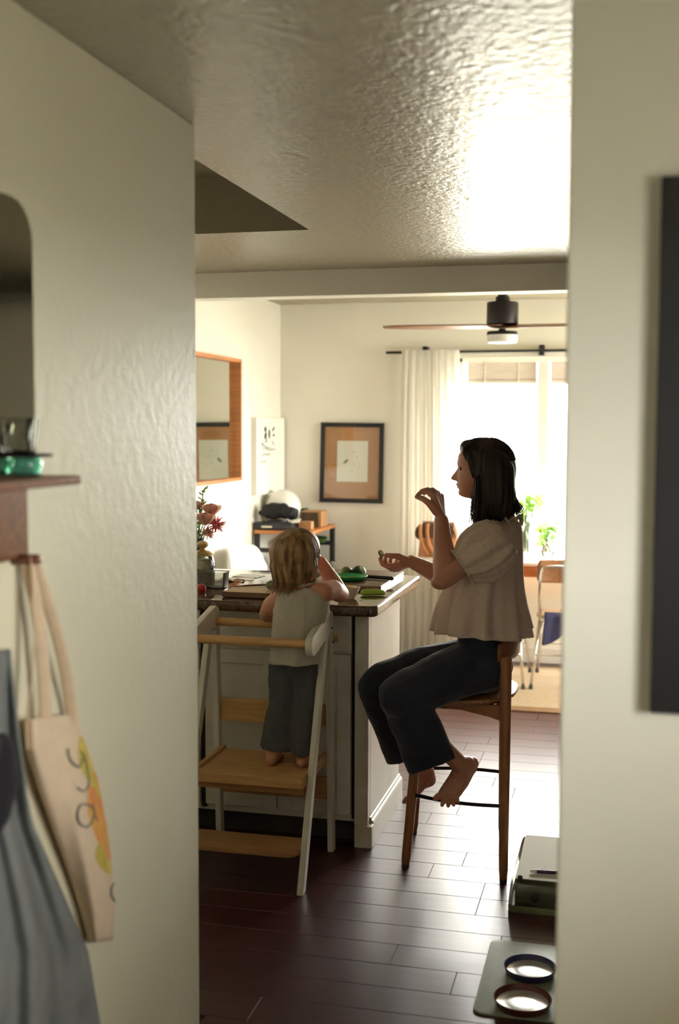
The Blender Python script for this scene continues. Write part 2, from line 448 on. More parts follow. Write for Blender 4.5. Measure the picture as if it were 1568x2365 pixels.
# ceiling with a raised tray over the worktop
BEAMY = 5.52
TRX, TRY, TRZ = -1.20, 4.39, 2.53
cl = MB()
cl.box((TRX, REARY-T, CEIL), (RIGHTX+T, BEAMY+0.13, 2.76))
cl.box((LEFTX-T, TRY, CEIL), (TRX, BEAMY+0.13, 2.76))
cl.box((LEFTX-T, BEAMY+0.13, DCEIL), (RIGHTX+T, FARY+T, 2.76))
cl.box((LEFTX-T, REARY-T, CEIL), (TRX, HALLEND, 2.76))
cl.box((LEFTX-T, HALLEND, TRZ), (TRX, TRY, 2.76))
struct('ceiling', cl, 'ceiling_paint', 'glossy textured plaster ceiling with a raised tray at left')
struct('trim_1', MB().box((LEFTX, BEAMY, at(870, 680, Y=BEAMY).z), (RIGHTX, BEAMY+0.13, CEIL+0.03)), 'wall_paint', 'painted ceiling beam crossing between kitchen and dining area', bevel=0.004)
# walls
x0, x1, z0, z1 = WIN
w = MB().box((LEFTX-T, FARY, -0.1), (x0, FARY+T, DCEIL)).box((x1, FARY, -0.1), (RIGHTX+T, FARY+T, DCEIL)).box((x0, FARY, -0.1), (x1, FARY+T, z0)).box((x0, FARY, z1), (x1, FARY+T, DCEIL))
struct('wall_far', w, 'wall_paint', 'cream dining wall with the window, curtain and framed picture')
struct('wall_left', MB().box((LEFTX-T, HALLEND-T, -0.1), (LEFTX, FARY, 2.7)), 'wall_paint', 'cream dining wall with the wood-framed mirror')
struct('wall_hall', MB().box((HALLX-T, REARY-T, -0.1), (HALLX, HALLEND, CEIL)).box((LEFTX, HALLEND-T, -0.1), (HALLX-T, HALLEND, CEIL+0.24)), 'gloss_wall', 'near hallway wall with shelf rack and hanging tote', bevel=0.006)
w = MB()
for xx, ya, yb, (y0, y1, z0, z1) in ((RIGHTX, PARTY1, FARY+T, WINR), (NEARX, REARY-T, PARTY0, WINB)):
    w = MB().box((xx, ya, -0.1), (xx+T, y0, DCEIL)).box((xx, y1, -0.1), (xx+T, yb, DCEIL)).box((xx, y0, -0.1), (xx+T, y1, z0)).box((xx, y0, z1), (xx+T, y1, DCEIL))
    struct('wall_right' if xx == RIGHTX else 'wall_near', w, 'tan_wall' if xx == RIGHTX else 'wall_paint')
struct('wall_rear', MB().box((HALLX-T, REARY-T, -0.1), (NEARX+T, REARY, CEIL)), 'wall_paint')
struct('wall_light_blocker', MB().box((0.30, 5.52, 0), (RIGHTX, 5.65, CEIL)), 'wall_paint')  # unseen wall stub added to keep right-window light off the hall wall
struct('wall_partition', MB().box((PARTX, PARTY0, 0), (RIGHTX+T, PARTY1, CEIL)), 'wall_paint', 'blurred pale wall at the right edge of the doorway', bevel=0.008, seg=3)
struct('baseboard_far', MB().box((LEFTX, FARY-0.015, 0), (RIGHTX, FARY, 0.10)), 'trim_white', bevel=0.004)
struct('baseboard_left', MB().box((LEFTX, 5.1, 0), (LEFTX+0.015, FARY-0.015, 0.10)), 'trim_white', bevel=0.004)

# windows
def window(name, c, ax, nrm, w, h, mull, rails=(), label=None, pane_names=True):
    """casing, sash bars and panes; c = centre of the opening, ax = along the wall, nrm = into the room"""
    c, ax, nrm = V(c), V(ax), V(nrm); up = V((0,0,1))
    fr = MB()
    cw = 0.055
    for s in (-1, 1):
        fr.obox(c+ax*s*(w/2+cw/2-0.01)+nrm*0.012, ax*cw/2, nrm*0.012, up*(h/2+cw-0.01))
    fr.obox(c+up*(h/2+cw/2-0.01)+nrm*0.014, ax*(w/2+cw), nrm*0.014, up*cw/2)
    for s in (-1, 1):
        fr.obox(c+ax*s*(w/2-0.015)-nrm*0.06, ax*0.02, nrm*0.055, up*h/2)
        fr.obox(c+up*s*(h/2-0.015)-nrm*0.06, ax*w/2, nrm*0.055, up*0.02)
    root = struct(name, fr, 'trim_white', label, bevel=0.003)
    obj('window_sill', MB().obox(c-up*(h/2+0.012)+nrm*0.03, ax*(w/2+0.06), nrm*0.05, up*0.014), 'trim_white', root, bevel=0.004)
    xs = [-w/2+0.03]+[m for m in mull]+[w/2-0.03]
    for m in mull:
        obj('mullion', MB().obox(c+ax*m-nrm*0.045, ax*0.036, nrm*0.035, up*(h/2-0.02)), 'trim_white', root, bevel=0.004)
    for a, b in zip(xs, xs[1:]):
        for r in rails:
            obj('sash_rail', MB().obox(c+ax*(a+b)/2+up*r-nrm*0.07, ax*(b-a)/2, nrm*0.018, up*0.02), 'trim_white', root, bevel=0.003)
        obj('pane', MB().obox(c+ax*(a+b)/2-nrm*0.085, ax*(b-a)/2, nrm*0.002, up*(h/2-0.03)), 'window_glass', root)
    return root
WCX = (WIN[0]+WIN[1])/2
w1 = window('window_1', (WCX, FARY, (WIN[2]+WIN[3])/2), (1,0,0), (0,-1,0), WIN[1]-WIN[0], WIN[3]-WIN[2], (-0.555-WCX, 0.03-WCX), (), 'bright overexposed dining window with white mullions')
window('window_2', (RIGHTX, (WINR[0]+WINR[1])/2, (WINR[2]+WINR[3])/2), (0,1,0), (-1,0,0), WINR[1]-WINR[0], WINR[3]-WINR[2], (0,))
window('window_3', (NEARX, (WINB[0]+WINB[1])/2, (WINB[2]+WINB[3])/2), (0,1,0), (-1,0,0), WINB[1]-WINB[0], WINB[3]-WINB[2], (0,))

# ================================================================== KITCHEN ISLAND
isl = thing('kitchen_island', 'white painted kitchen island base with drawers and scuffed corner post', 'cabinet', (-1.6, 4.5, 0))
obj('body', MB().box((-2.33, 4.215, 0.088), (-0.925, 4.79, 0.879)), 'cab_white', isl)
obj('toe_kick', MB().box((-2.33, 4.27, 0), (-0.93, 4.78, 0.088)), 'toekick', isl)
obj('side_panel', MB().box((-0.925, 4.235, 0.088), (-0.916, 4.795, 0.879)), 'cab_white', isl, bevel=0.002)
obj('corner_post', MB().box((-0.968, 4.188, 0.084), (-0.916, 4.235, 0.879)), 'cab_scuffed', isl, bevel=0.003)
obj('plinth_block', MB().box((-0.966, 4.180, 0), (-0.899, 4.225, 0.084)), 'cab_scuffed', isl, bevel=0.004)
bb = MB()
sec = [(-0.916, 0), (-0.900, 0), (-0.900, 0.085), (-0.904, 0.092), (-0.909, 0.096), (-0.911, 0.104), (-0.916, 0.106)]
bb.loft([[V((x, y, z)) for x, z in sec] for y in (4.225, 4.80)])
obj('baseboard', bb, 'cab_white', isl)
def front(x0, x1, z0, z1, name, inset=True):
    yF = 4.195
    d = obj(name, MB().box((x0, yF+0.006, z0), (x1, 4.215, z1)), 'cab_white', isl, bevel=0.0015)
    if inset:
        sw = 0.052
        for a, b, c_, e in ((x0, x0+sw, z0, z1), (x1-sw, x1, z0, z1), (x0+sw, x1-sw, z0, z0+sw), (x0+sw, x1-sw, z1-sw, z1)):
            obj('rail' if b-a > 0.06 else 'stile', MB().box((a, yF-0.004, c_), (b, yF+0.0065, e)), 'cab_white', d, bevel=0.0015)
    return d
for a, b in ((-1.556, -0.984),):
    front(a, b, 0.735, 0.868, 'drawer', False)
    m_ = (a+b)/2
    front(a, m_-0.002, 0.118, 0.724, 'door'); front(m_+0.002, b, 0.118, 0.724, 'door')
front(-2.32, -1.580, 0.735, 0.868, 'drawer', False)
front(-2.32, -1.952, 0.118, 0.724, 'door'); front(-1.948, -1.580, 0.118, 0.724, 'door')
obj('gap_shade', MB().box((-1.578, 4.206, 0.1), (-1.558, 4.2155, 0.878)), 'dark_gap', isl)  # dark strip painted in for the shade between cabinet units
obj('gap_shade', MB().box((-0.982, 4.206, 0.1), (-0.968, 4.2155, 0.878)), 'dark_gap', isl)

def rounded_rect(x0, y0, x1, y1, r, z, n=5):
    rs = r if isinstance(r, (list, tuple)) else (r,)*4
    pts = []
    for (cx, cy, a0), q in zip(((x0, y0, PI), (x1, y0, 1.5*PI), (x1, y1, 0), (x0, y1, PI/2)), rs):
        sx = 1 if cx == x0 else -1; sy = 1 if cy == y0 else -1
        for k in range(n+1):
            a = a0+PI/2*k/n
            pts.append(V((cx+sx*q+q*math.cos(a), cy+sy*q+q*math.sin(a), z)))
    return pts
CT = 0.92
ct = obj('countertop', MB().prism(rounded_rect(-2.345, 4.115, -0.872, 5.045, (0.01, 0.035, 0.03, 0.01), 0.880), (0,0,0.04)), 'granite', bevel=0.011, seg=3, auto=0.9)
tag(ct, 'polished dark brown granite countertop with a rounded edge', 'countertop')

# ================================================================== LEARNING TOWER
XL, XR = -1.475, -1.04
tw = thing('learning_tower', 'white toddler standing tower with birch rails and platform', 'step stool', ((XL+XR)/2, 3.92, 0))
for s, xs in ((-1, XL), (1, XR)):
    t = 0.011
    # slanted near leg and upright far leg
    a = V((xs, 3.712, 0)); b = V((xs, 4.035, 0.86))
    lg = MB(); d = (b-a).normalized(); sd = d.cross(V((1,0,0))).normalized()
    lg.loft([[V((x, p.y, p.z)) for x, p in ((xs-t, q-V((0,0.021,0))), (xs+t, q-V((0,0.021,0))), (xs+t, q+V((0,0.021,0))), (xs-t, q+V((0,0.021,0))))] for q in (a, b)])
    obj('leg', lg, 'tower_white', tw, bevel=0.004)
    obj('leg', MB().loft([[V((xs-t, y-0.02, z)), V((xs+t, y-0.02, z)), V((xs+t, y+0.02, z)), V((xs-t, y+0.02, z))] for y, z in ((4.130, 0), (4.085, 0.83))]), 'tower_white', tw, bevel=0.004)
    # rounded arm board
    i = 1 if s < 0 else -1
    pts = []
    n0 = V((xs, 3.835, 0.822)); n1 = V((xs, 4.062, 0.866))
    ang = math.atan2(n1.z-n0.z, n1.y-n0.y)
    for k in range(11):
        q = PI/2+PI*k/10; pts.append(V((xs-t*1.2, n0.y+0.036*math.cos(q+ang), n0.z+0.036*math.sin(q+ang))))
    for k in range(11):
        q = -PI/2+PI*k/10; pts.append(V((xs-t*1.2, n1.y+0.042*math.cos(q+ang), n1.z+0.042*math.sin(q+ang))))
    obj('arm_board', MB().prism(pts, (t*2.4, 0, 0)), 'tower_white', tw, bevel=0.005, auto=0.8)
    for yy, zz in ((4.07, 0.845), (4.09, 0.79)):
        obj('bolt', MB().lathe([(0.004, 0), (0.004, 0.004)], (xs+s*0.0125, yy, zz), 10, (s,0,0)), 'dark_metal', tw)
obj('front_rail', MB().tube([(XL, 3.842, 0.825), (XR, 3.842, 0.825)], 0.0155, 18), 'birch', tw, auto=0.8)
obj('back_rail', MB().tube([(XL, 4.065, 0.850), (XR, 4.065, 0.850)], 0.0155, 18), 'birch', tw, auto=0.8)
obj('rail_peg', MB().tube([(XR, 4.125, 0.795), (XR+0.025, 4.125, 0.795)], 0.011, 14), 'birch', tw, auto=0.8)
# platform in its tray, lower step, cross boards
PLZ = 0.366
obj('platform', MB().box((XL+0.016, 3.795, PLZ-0.018), (XR-0.016, 4.105, PLZ)), 'birch', tw, bevel=0.002)
obj('platform_lip', MB().box((XL+0.013, 3.775, PLZ-0.030), (XR-0.013, 3.795, PLZ+0.006)), 'birch', tw, bevel=0.005)
obj('platform_apron', MB().box((XL+0.016, 3.798, PLZ-0.055), (XR-0.016, 3.81, PLZ-0.019)), 'birch_shaded', tw, bevel=0.002)
for xs, s in ((XL, 1), (XR, -1)):
    obj('platform_runner', MB().box((min(xs+s*0.012, xs+s*0.03), 3.797, PLZ-0.030), (max(xs+s*0.012, xs+s*0.03), 4.12, PLZ+0.010)), 'birch', tw, bevel=0.004)
stp = MB().prism(rounded_rect(XL+0.012, 3.700, XR-0.012, 3.86, (0.05, 0.05, 0.004, 0.004), 0.122), (0,0,0.017))
obj('lower_step', stp, 'birch_shaded', tw, bevel=0.004, auto=0.9)
obj('cross_board', MB().box((XL+0.012, 4.105, 0.47), (XR-0.012, 4.118, 0.555)), 'birch', tw, bevel=0.004)
obj('cross_board', MB().box((XL+0.012, 4.10, 0.20), (XR-0.012, 4.113, 0.285)), 'birch_shaded', tw, bevel=0.004)

# ================================================================== BAR STOOL
st = thing('bar_stool', 'brown wooden bar stool with low curved back under the seated woman', 'stool', (-0.58, 4.2, 0))
NR0, NR1 = at(1162, 2038, Z=0), V((-0.398, 4.045, 0.775))
FR0, FR1 = V((-0.440, 4.42, 0)), V((-0.433, 4.375, 0.775))
NF0, NF1 = at(936, 2003, Z=0), V((-0.700, 4.075, 0.60))
FF0, FF1 = at(955, 1925, Z=0), V((-0.735, 4.345, 0.60))
for a, b, r0, r1 in ((NR0, NR1, 0.0155, 0.021), (FR0, FR1, 0.0155, 0.021), (NF0, NF1, 0.0165, 0.019), (FF0, FF1, 0.0155, 0.018)):
    m_ = a.lerp(b, 0.06)
    lg = obj('leg', MB().tube([a+V((0,0,0.012)), m_, a.lerp(b, 0.5), b], [r0*0.82, r0, (r0+r1)/2, r1], 18), 'stool_wood', st, auto=0.9)
    obj('foot_cap', MB().tube([a, a.lerp(b, 0.02)], [r0*0.8, r0*0.86], 18), 'rubber_dark', lg)
# seat: dished board on a frame
seat = MB(); rings = []
cxs, cys = -0.575, 4.21
for zz, sc in ((0.590, 0.80), (0.596, 0.95), (0.606, 1.0), (0.616, 0.985), (0.618, 0.90)):
    ring = []
    for k in range(40):
        a = 2*PI*k/40; c_, s_ = math.cos(a), math.sin(a)
        rx = 0.205*sc*math.copysign(abs(c_)**0.7, c_); ry = 0.195*sc*math.copysign(abs(s_)**0.7, s_)
        ring.append(V((cxs+rx, cys+ry, zz+0.014*(rx/0.2)*(1 if rx > 0 else 0.3))))
    rings.append(ring)
seat.loft(rings); obj('seat', seat, 'stool_wood', st, auto=0.9)
for a, b in ((V((-0.41, 4.05, 0.57)), V((-0.70, 4.075, 0.585))), (V((-0.44, 4.37, 0.57)), V((-0.735, 4.345, 0.585)))):
    ap = MB(); m_ = a.lerp(b, 0.5)
    sd = V((0, 0.011, 0))
    ap.loft([[p+sd+V((0,0,h0)), p-sd+V((0,0,h0)), p-sd+V((0,0,h1)), p+sd+V((0,0,h1))] for p, h0, h1 in
             ((a, -0.022, 0.035), (a.lerp(b, 0.15), -0.012, 0.03), (m_, 0.0, 0.02), (b, -0.01, 0.02))])
    obj('apron', ap, 'stool_wood', st, bevel=0.003)
obj('apron', MB().bar((-0.42, 4.05, 0.575), (-0.445, 4.37, 0.575), 0.022, 0.045), 'stool_wood', st, bevel=0.003)
# curved low back between the rear legs
bk = MB(); rings = []
for k in range(25):
    t = k/24; sn_ = math.sin(PI*t)
    p = V((-0.425, 4.028, 0.788)).lerp(V((-0.450, 4.392, 0.788)), t)+V((0.062*sn_, 0, 0.010*sn_))
    nrm = V((sn_, -math.cos(PI*t)*0.9, 0)).normalized(); hh = 0.030+0.018*sn_
    rings.append([p+nrm*(0.0125*math.cos(q))+V((0,0,hh*math.sin(q))) for q in [2*PI*j/12 for j in range(12)]])
bk.loft(rings); obj('backrest', bk, 'stool_wood', st, smooth=True)
# four bent footrest bars
def bent(a, b, out, z):
    pts = [a.lerp(b, t/8)+V(out)*math.sin(PI*t/8) for t in range(9)]
    return MB().tube(pts, 0.0068, 10)
def onleg(a, b, z): return a.lerp(b, z/b.z)
BZ = 0.262
n_r, f_r, n_f, f_f = onleg(NR0, NR1, BZ), onleg(FR0, FR1, BZ), onleg(NF0, NF1, BZ), onleg(FF0, FF1, BZ)
obj('footrest_bar', bent(n_f, n_r, (0, -0.028, 0), BZ), 'dark_metal', st, smooth=True)
obj('footrest_bar', bent(f_f, f_r, (0, 0.028, 0), BZ), 'dark_metal', st, smooth=True)

# ================================================================== PEOPLE
def head_rings(M, H, fmul=1.0):
    """closed head, face along local +X, chin at z=0, crown at z=H; M places it. proportions in head heights"""
    # u from the top (0) to the chin (1): front of the face without nose and lips, back of the skull, half width
    fr = [(0.0, 0.42), (0.03, 0.56), (0.08, 0.68), (0.16, 0.785), (0.25, 0.845), (0.36, 0.87), (0.44, 0.862), (0.48, 0.855), (0.56, 0.86), (0.66, 0.862), (0.75, 0.858), (0.82, 0.845), (0.88, 0.845), (0.94, 0.825), (0.98, 0.76), (1.0, 0.66)]
    bk = [(0.0, 0.36), (0.03, 0.22), (0.08, 0.12), (0.16, 0.05), (0.28, 0.0), (0.42, 0.0), (0.52, 0.03), (0.62, 0.09), (0.72, 0.17), (0.82, 0.25), (0.9, 0.32), (1.0, 0.42)]
    hw = [(0.0, 0.06), (0.03, 0.17), (0.08, 0.25), (0.16, 0.315), (0.28, 0.345), (0.42, 0.345), (0.55, 0.325), (0.68, 0.295), (0.8, 0.25), (0.88, 0.205), (0.95, 0.15), (1.0, 0.08)]
    nose = [(0.43, 0), (0.48, 0.018), (0.55, 0.062), (0.61, 0.112), (0.645, 0.132), (0.67, 0.118), (0.69, 0.040), (0.71, 0.0)]
    lips = [(0.71, 0), (0.735, 0.036), (0.757, 0.052), (0.775, 0.018), (0.795, 0.040), (0.815, 0.028), (0.84, 0.0)]
    chin = [(0.84, 0), (0.89, 0.024), (0.92, 0.026), (0.96, 0.01), (1.0, 0)]
    rings = []; N = 72; L = 70
    for i in range(L+1):
        u = i/L; f_, b_, h_ = interp(fr, u), interp(bk, u), interp(hw, u)
        c_ = (f_+b_)/2; a_ = (f_-b_)/2; ring = []
        nz, lp, ch = interp(nose, u), interp(lips, u), interp(chin, u)
        for k in range(N):
            q = 2*PI*k/N; cs, sn = math.cos(q), math.sin(q)
            e = 0.86 if cs > 0 else 1.0
            x = c_+a_*math.copysign(abs(cs)**e, cs); y = h_*math.copysign(abs(sn)**0.92, sn)
            if cs > 0:
                x += nz*math.exp(-(y/(0.035+0.045*max(0, (u-0.5)/0.2)*0.8))**2)
                x += lp*math.exp(-(y/0.085)**2)+ch*math.exp(-(y/0.09)**2)
                x -= 0.045*math.exp(-((abs(y)-0.135)/0.07)**2-((u-0.475)/0.045)**2)      # eye sockets
                x += 0.014*math.exp(-((abs(y)-0.12)/0.1)**2-((u-0.40)/0.03)**2)            # brow
                x += 0.012*math.exp(-((abs(y)-0.17)/0.07)**2-((u-0.60)/0.06)**2)           # cheek
            ring.append(M @ V(((x-0.43)*H*fmul, y*H, (1-u)*H)))
        rings.append(ring)
    return rings
def ear(mb, M, H, s):
    R = M.to_3x3()
    mb.ell(M @ V((-0.02*H, s*0.345*H, 0.50*H)), (0.045*H, 0.02*H, 0.11*H), 12, 8, R)
    mb.ell(M @ V((-0.035*H, s*0.36*H, 0.53*H)), (0.03*H, 0.018*H, 0.07*H), 12, 8, R)
def frame_from(fwd, up):
    fwd = V(fwd).normalized(); up = V(up); left = up.cross(fwd).normalized(); up = fwd.cross(left).normalized()
    return Matrix((fwd, left, up)).transposed()
def place(fwd, up, o):
    m = frame_from(fwd, up).to_4x4(); m.translation = V(o); return m
def W(px, py, Y): return at(px, py, Y=Y)

# ---------------------------------------------------------------- the woman on the stool
WY = 4.20
wm = thing('person', 'woman in blouse and dark jeans seated on the stool, gesturing with both hands', 'person', (-0.56, WY, 0))
HH = 0.209
chin = W(1118, 1152, WY)
# head
hb = MB()
hp = W(1117, 1151, WY)
HM = place((-1, -0.06, -0.03), (0.0, 0, 1), hp)
hb.loft(head_rings(HM, HH))
ear(hb, HM, HH, 1); ear(hb, HM, HH, -1)
sk = MB(); sk.v = list(hb.v); sk.f = list(hb.f)
# neck and trunk
sk.chain([W(1122, 1130, WY), W(1124, 1165, WY), W(1132, 1205, WY), W(1142, 1235, WY)], [0.055, 0.050, 0.053, 0.07])
sk.cone(W(1144, 1246, 4.06), W(1144, 1246, 4.34), 0.040, 0.040)
for a, b, ra, rb in ((W(1138, 1258, 4.13), W(1122, 1370, 4.14), 0.070, 0.066), (W(1138, 1258, 4.27), W(1122, 1370, 4.26), 0.070, 0.066),
                     (W(1122, 1370, 4.14), W(1118, 1510, 4.14), 0.066, 0.070), (W(1122, 1370, 4.26), W(1118, 1510, 4.26), 0.066, 0.070)):
    sk.cone(a, b, ra, rb)
for y in (4.14, 4.26): sk.ell(W(1092, 1290, y), (0.055, 0.055, 0.06))
# near (left) arm: upper arm forward and down, forearm up, hand bent over
sh, el, wr = W(1144, 1248, 4.055), W(1027, 1332, 3.99), W(1019, 1203, 4.075)
sk.chain([sh, sh.lerp(el, 0.5), el], [0.043, 0.044, 0.041])
sk.chain([el, el.lerp(wr, 0.28)+V((0.004, 0, 0)), el.lerp(wr, 0.65), wr], [0.039, 0.0425, 0.033, 0.0265])
sk.ell(W(1018, 1345, 3.985), (0.036, 0.034, 0.026))
def hand(mb, wrist, knucks, fingers, thumb, r=0.0085, palm=0.0125):
    for k in knucks: mb.chain([wrist, wrist.lerp(k, 0.55), k], [0.019, palm*1.12, palm])
    for a, b in zip(knucks, knucks[1:]):
        mb.cone(a.lerp(wrist, 0.25), b.lerp(wrist, 0.25), palm*0.95, palm*0.95)
        mb.cone(a.lerp(wrist, 0.6), b.lerp(wrist, 0.6), palm*1.1, palm*1.1)
    for i, f_ in enumerate(fingers):
        s = (1.0, 1.02, 0.97, 0.85)[i]
        mb.chain(f_, [palm*0.9, r*1.08*s, r*0.98*s, r*0.80*s][:len(f_)], 10)
    mb.chain(thumb, [0.016, 0.0125, 0.0105, 0.0085][:len(thumb)], 10)
kn = [W(1001, 1146, 4.072), W(1004, 1141, 4.092), W(1010, 1141, 4.112), W(1018, 1147, 4.130)]
fg = [[kn[0], W(985, 1134, 4.070), W(972, 1137, 4.072), W(964.5, 1143, 4.075)],
      [kn[1], W(988, 1131, 4.094), W(975, 1134, 4.096), W(968, 1140, 4.098)],
      [kn[2], W(999, 1131, 4.117), W(987, 1134, 4.120), W(979, 1140, 4.120)],
      [kn[3], W(1008, 1137, 4.137), W(998, 1138, 4.140), W(991, 1144, 4.140)]]
th = [W(1008, 1182, 4.068), W(991, 1162, 4.052), W(977, 1152, 4.055), W(962.5, 1147.5, 4.065)]
hand(sk, wr+V((0, 0.003, 0.004)), kn, fg, th)
# far (right) arm held forward, palm up
sh2, el2, wr2 = W(1148, 1245, 4.355), W(1062, 1352, 4.40), W(950, 1297, 4.345)
sk.chain([sh2, sh2.lerp(el2, 0.5), el2], [0.050, 0.045, 0.040])
sk.chain([el2, el2.lerp(wr2, 0.3), el2.lerp(wr2, 0.7), wr2], [0.038, 0.040, 0.031, 0.0245])
kn2 = [W(899, 1310, 4.300), W(904, 1313, 4.320), W(910, 1314.5, 4.340), W(918, 1314, 4.357)]
fg2 = [[kn2[0], W(883, 1303, 4.297), W(878, 1291, 4.297), W(882, 1282, 4.300)],
       [kn2[1], W(891, 1306, 4.318), W(889, 1292, 4.316), W(893, 1283, 4.315)],
       [kn2[2], W(902, 1309, 4.341), W(901, 1295, 4.338), W(905, 1285, 4.334)],
       [kn2[3], W(914, 1310, 4.362), W(914, 1298, 4.360), W(918, 1289, 4.355)]]
th2 = [W(936, 1294, 4.315), W(920, 1285, 4.297), W(904, 1283.5, 4.292), W(892, 1282, 4.297)]
hand(sk, wr2, kn2, fg2, th2, r=0.0082, palm=0.0118)
# legs inside the jeans, bare feet
hipN, kneeN, ankN = W(1115, 1535, 4.115), W(912, 1613, 3.94), W(1062, 1765, 4.03)
hipF, kneeF, ankF = W(1115, 1535, 4.285), W(862, 1590, 4.085), W(985, 1785, 4.22)
for h_, k_, a_ in ((hipN, kneeN, ankN), (hipF, kneeF, ankF)):
    sk.chain([h_, h_.lerp(k_, 0.5), k_], [0.078, 0.064, 0.050]); sk.chain([k_, k_.lerp(a_, 0.3), k_.lerp(a_, 0.75), a_], [0.048, 0.050, 0.034, 0.031])
# near foot: heel up, ball and toes on the bar
heel, ball = W(1085, 1772, 4.065), W(1038, 1834, 4.012)
sk.chain([ankN, W(1078, 1766, 4.05), heel], [0.031, 0.031, 0.027])
sk.cone(heel, W(1090, 1763, 4.07), 0.026, 0.024)
for dx, dy, rr_ in ((-14, -2, 0.019), (0, 0, 0.018), (12, 3, 0.017)):
    sk.chain([ankN.lerp(heel, 0.35), W(1060+dx*0.7, 1800+dy, 4.045), W(1038+dx, 1834+dy, 4.010)], [0.030, 0.0235, rr_])
sk.chain([heel, W(1068, 1808, 4.05), W(1050, 1838, 4.012)], [0.024, 0.022, 0.017])
for pts, r in (([(1021, 1835), (1012, 1839), (1005.5, 1844)], 0.0115), ([(1030, 1838), (1024, 1848), (1021, 1859)], 0.0082), ([(1038, 1841), (1036, 1851), (1035, 1861)], 0.0080),
               ([(1047, 1842), (1047, 1851), (1047.5, 1859)], 0.0076), ([(1055, 1840), (1056.5, 1847), (1057.5, 1853)], 0.0072)):
    ys = (4.010, 3.992, 3.980)
    sk.chain([W(p[0], p[1], y) for p, y in zip(pts, ys)], [r*1.15, r*1.05, r*0.9], 10)
# far foot: heel showing below the hem
sk.chain([ankF, W(990, 1800, 4.25), W(982, 1806, 4.26)], [0.030, 0.028, 0.024])
sk.chain([ankF, W(968, 1812, 4.22), W(950, 1842, 4.20)], [0.030, 0.027, 0.018])
for k in range(5):
    p = W(940+k*6, 1843, 4.19+k*0.012); sk.cone(p, p+V((-0.012, 0, -0.016)), 0.009, 0.0075)
skin_me = remesh(sk, 0.0028, 2, 'body')
body = obj('body', skin_me, 'skin', wm, smooth=True)
for s in (-1, 1):
    obj('eye', MB().ell(HM @ V((0.345*HH, s*0.135*HH, 0.524*HH)), 0.0105, 14, 10), 'eye_dark', body, smooth=True)
lipm = MB()
for zz, rr_ in ((0.246, 0.011), (0.206, 0.012)):
    lipm.tube(smooth_path([HM @ V((0.392*HH-0.022*HH*abs(t)*abs(t)*4, t*0.20*HH, zz*HH)) for t in (-1, -0.5, 0, 0.5, 1)], 3), [HH*rr_*(1-abs(k/6-1)*0.7) for k in range(13)], 8)
obj('lips', lipm, 'lip', body, smooth=True)

# jeans: seat, thighs and flared lower legs as one garment
jn = MB()
jn.ell(W(1118, 1532, 4.20), (0.098, 0.185, 0.110))
jn.cone(W(1118, 1500, 4.12), W(1118, 1500, 4.28), 0.097, 0.097); jn.cone(W(1118, 1458, 4.12), W(1118, 1458, 4.28), 0.094, 0.094)
jn.cone(W(1128, 1540, 4.10), W(1128, 1540, 4.30), 0.085, 0.085)
jn.chain([W(1118, 1533, 4.105), W(1020, 1565, 4.03), W(925, 1610, 3.942)], [0.099, 0.091, 0.081])
jn.chain([W(1118, 1533, 4.295), W(980, 1545, 4.19), W(888, 1578, 4.09), W(874, 1592, 4.087)], [0.100, 0.088, 0.078, 0.076])
def flare(mb, pts, rads, yr, tilt):
    rings = []
    for i, (p, r) in enumerate(zip(pts, rads)):
        t = (pts[min(i+1, len(pts)-1)]-pts[max(i-1, 0)]).normalized(); t.y *= 0.3; t.normalize()
        u = V((t.z, 0, -t.x)).normalized()          # across, in the picture plane
        if u.x < 0: u = -u
        w_ = V((0, 1, 0))
        rings.append([p+u*r*math.cos(q)+w_*yr[i]*math.sin(q)+t*tilt[i]*math.cos(q) for q in [2*PI*k/28 for k in range(28)]])
    mb.loft(rings)
flare(jn, [W(930, 1600, 3.942), W(950, 1655, 3.96), W(972, 1705, 3.985), W(1002, 1766, 4.02)], [0.083, 0.085, 0.088, 0.096], [0.074, 0.068, 0.068, 0.072], [0, 0, 0, 0])
flare(jn, [W(874, 1585, 4.087), W(895, 1640, 4.105), W(922, 1695, 4.14), W(948, 1748, 4.185)], [0.074, 0.077, 0.083, 0.092], [0.07, 0.066, 0.066, 0.068], [0, 0, 0, 0])
def crease(co, n):
    k = noise.noise(V((co.x*9, co.y*7, co.z*9)))*0.006+noise.noise(V((co.x*22+co.z*14, co.y*14, co.z*20)))*0.0032
    return co+n*k
obj('jeans', remesh(jn, 0.006, 5, 'jeans', fn=crease), 'denim_dark', wm, smooth=True)

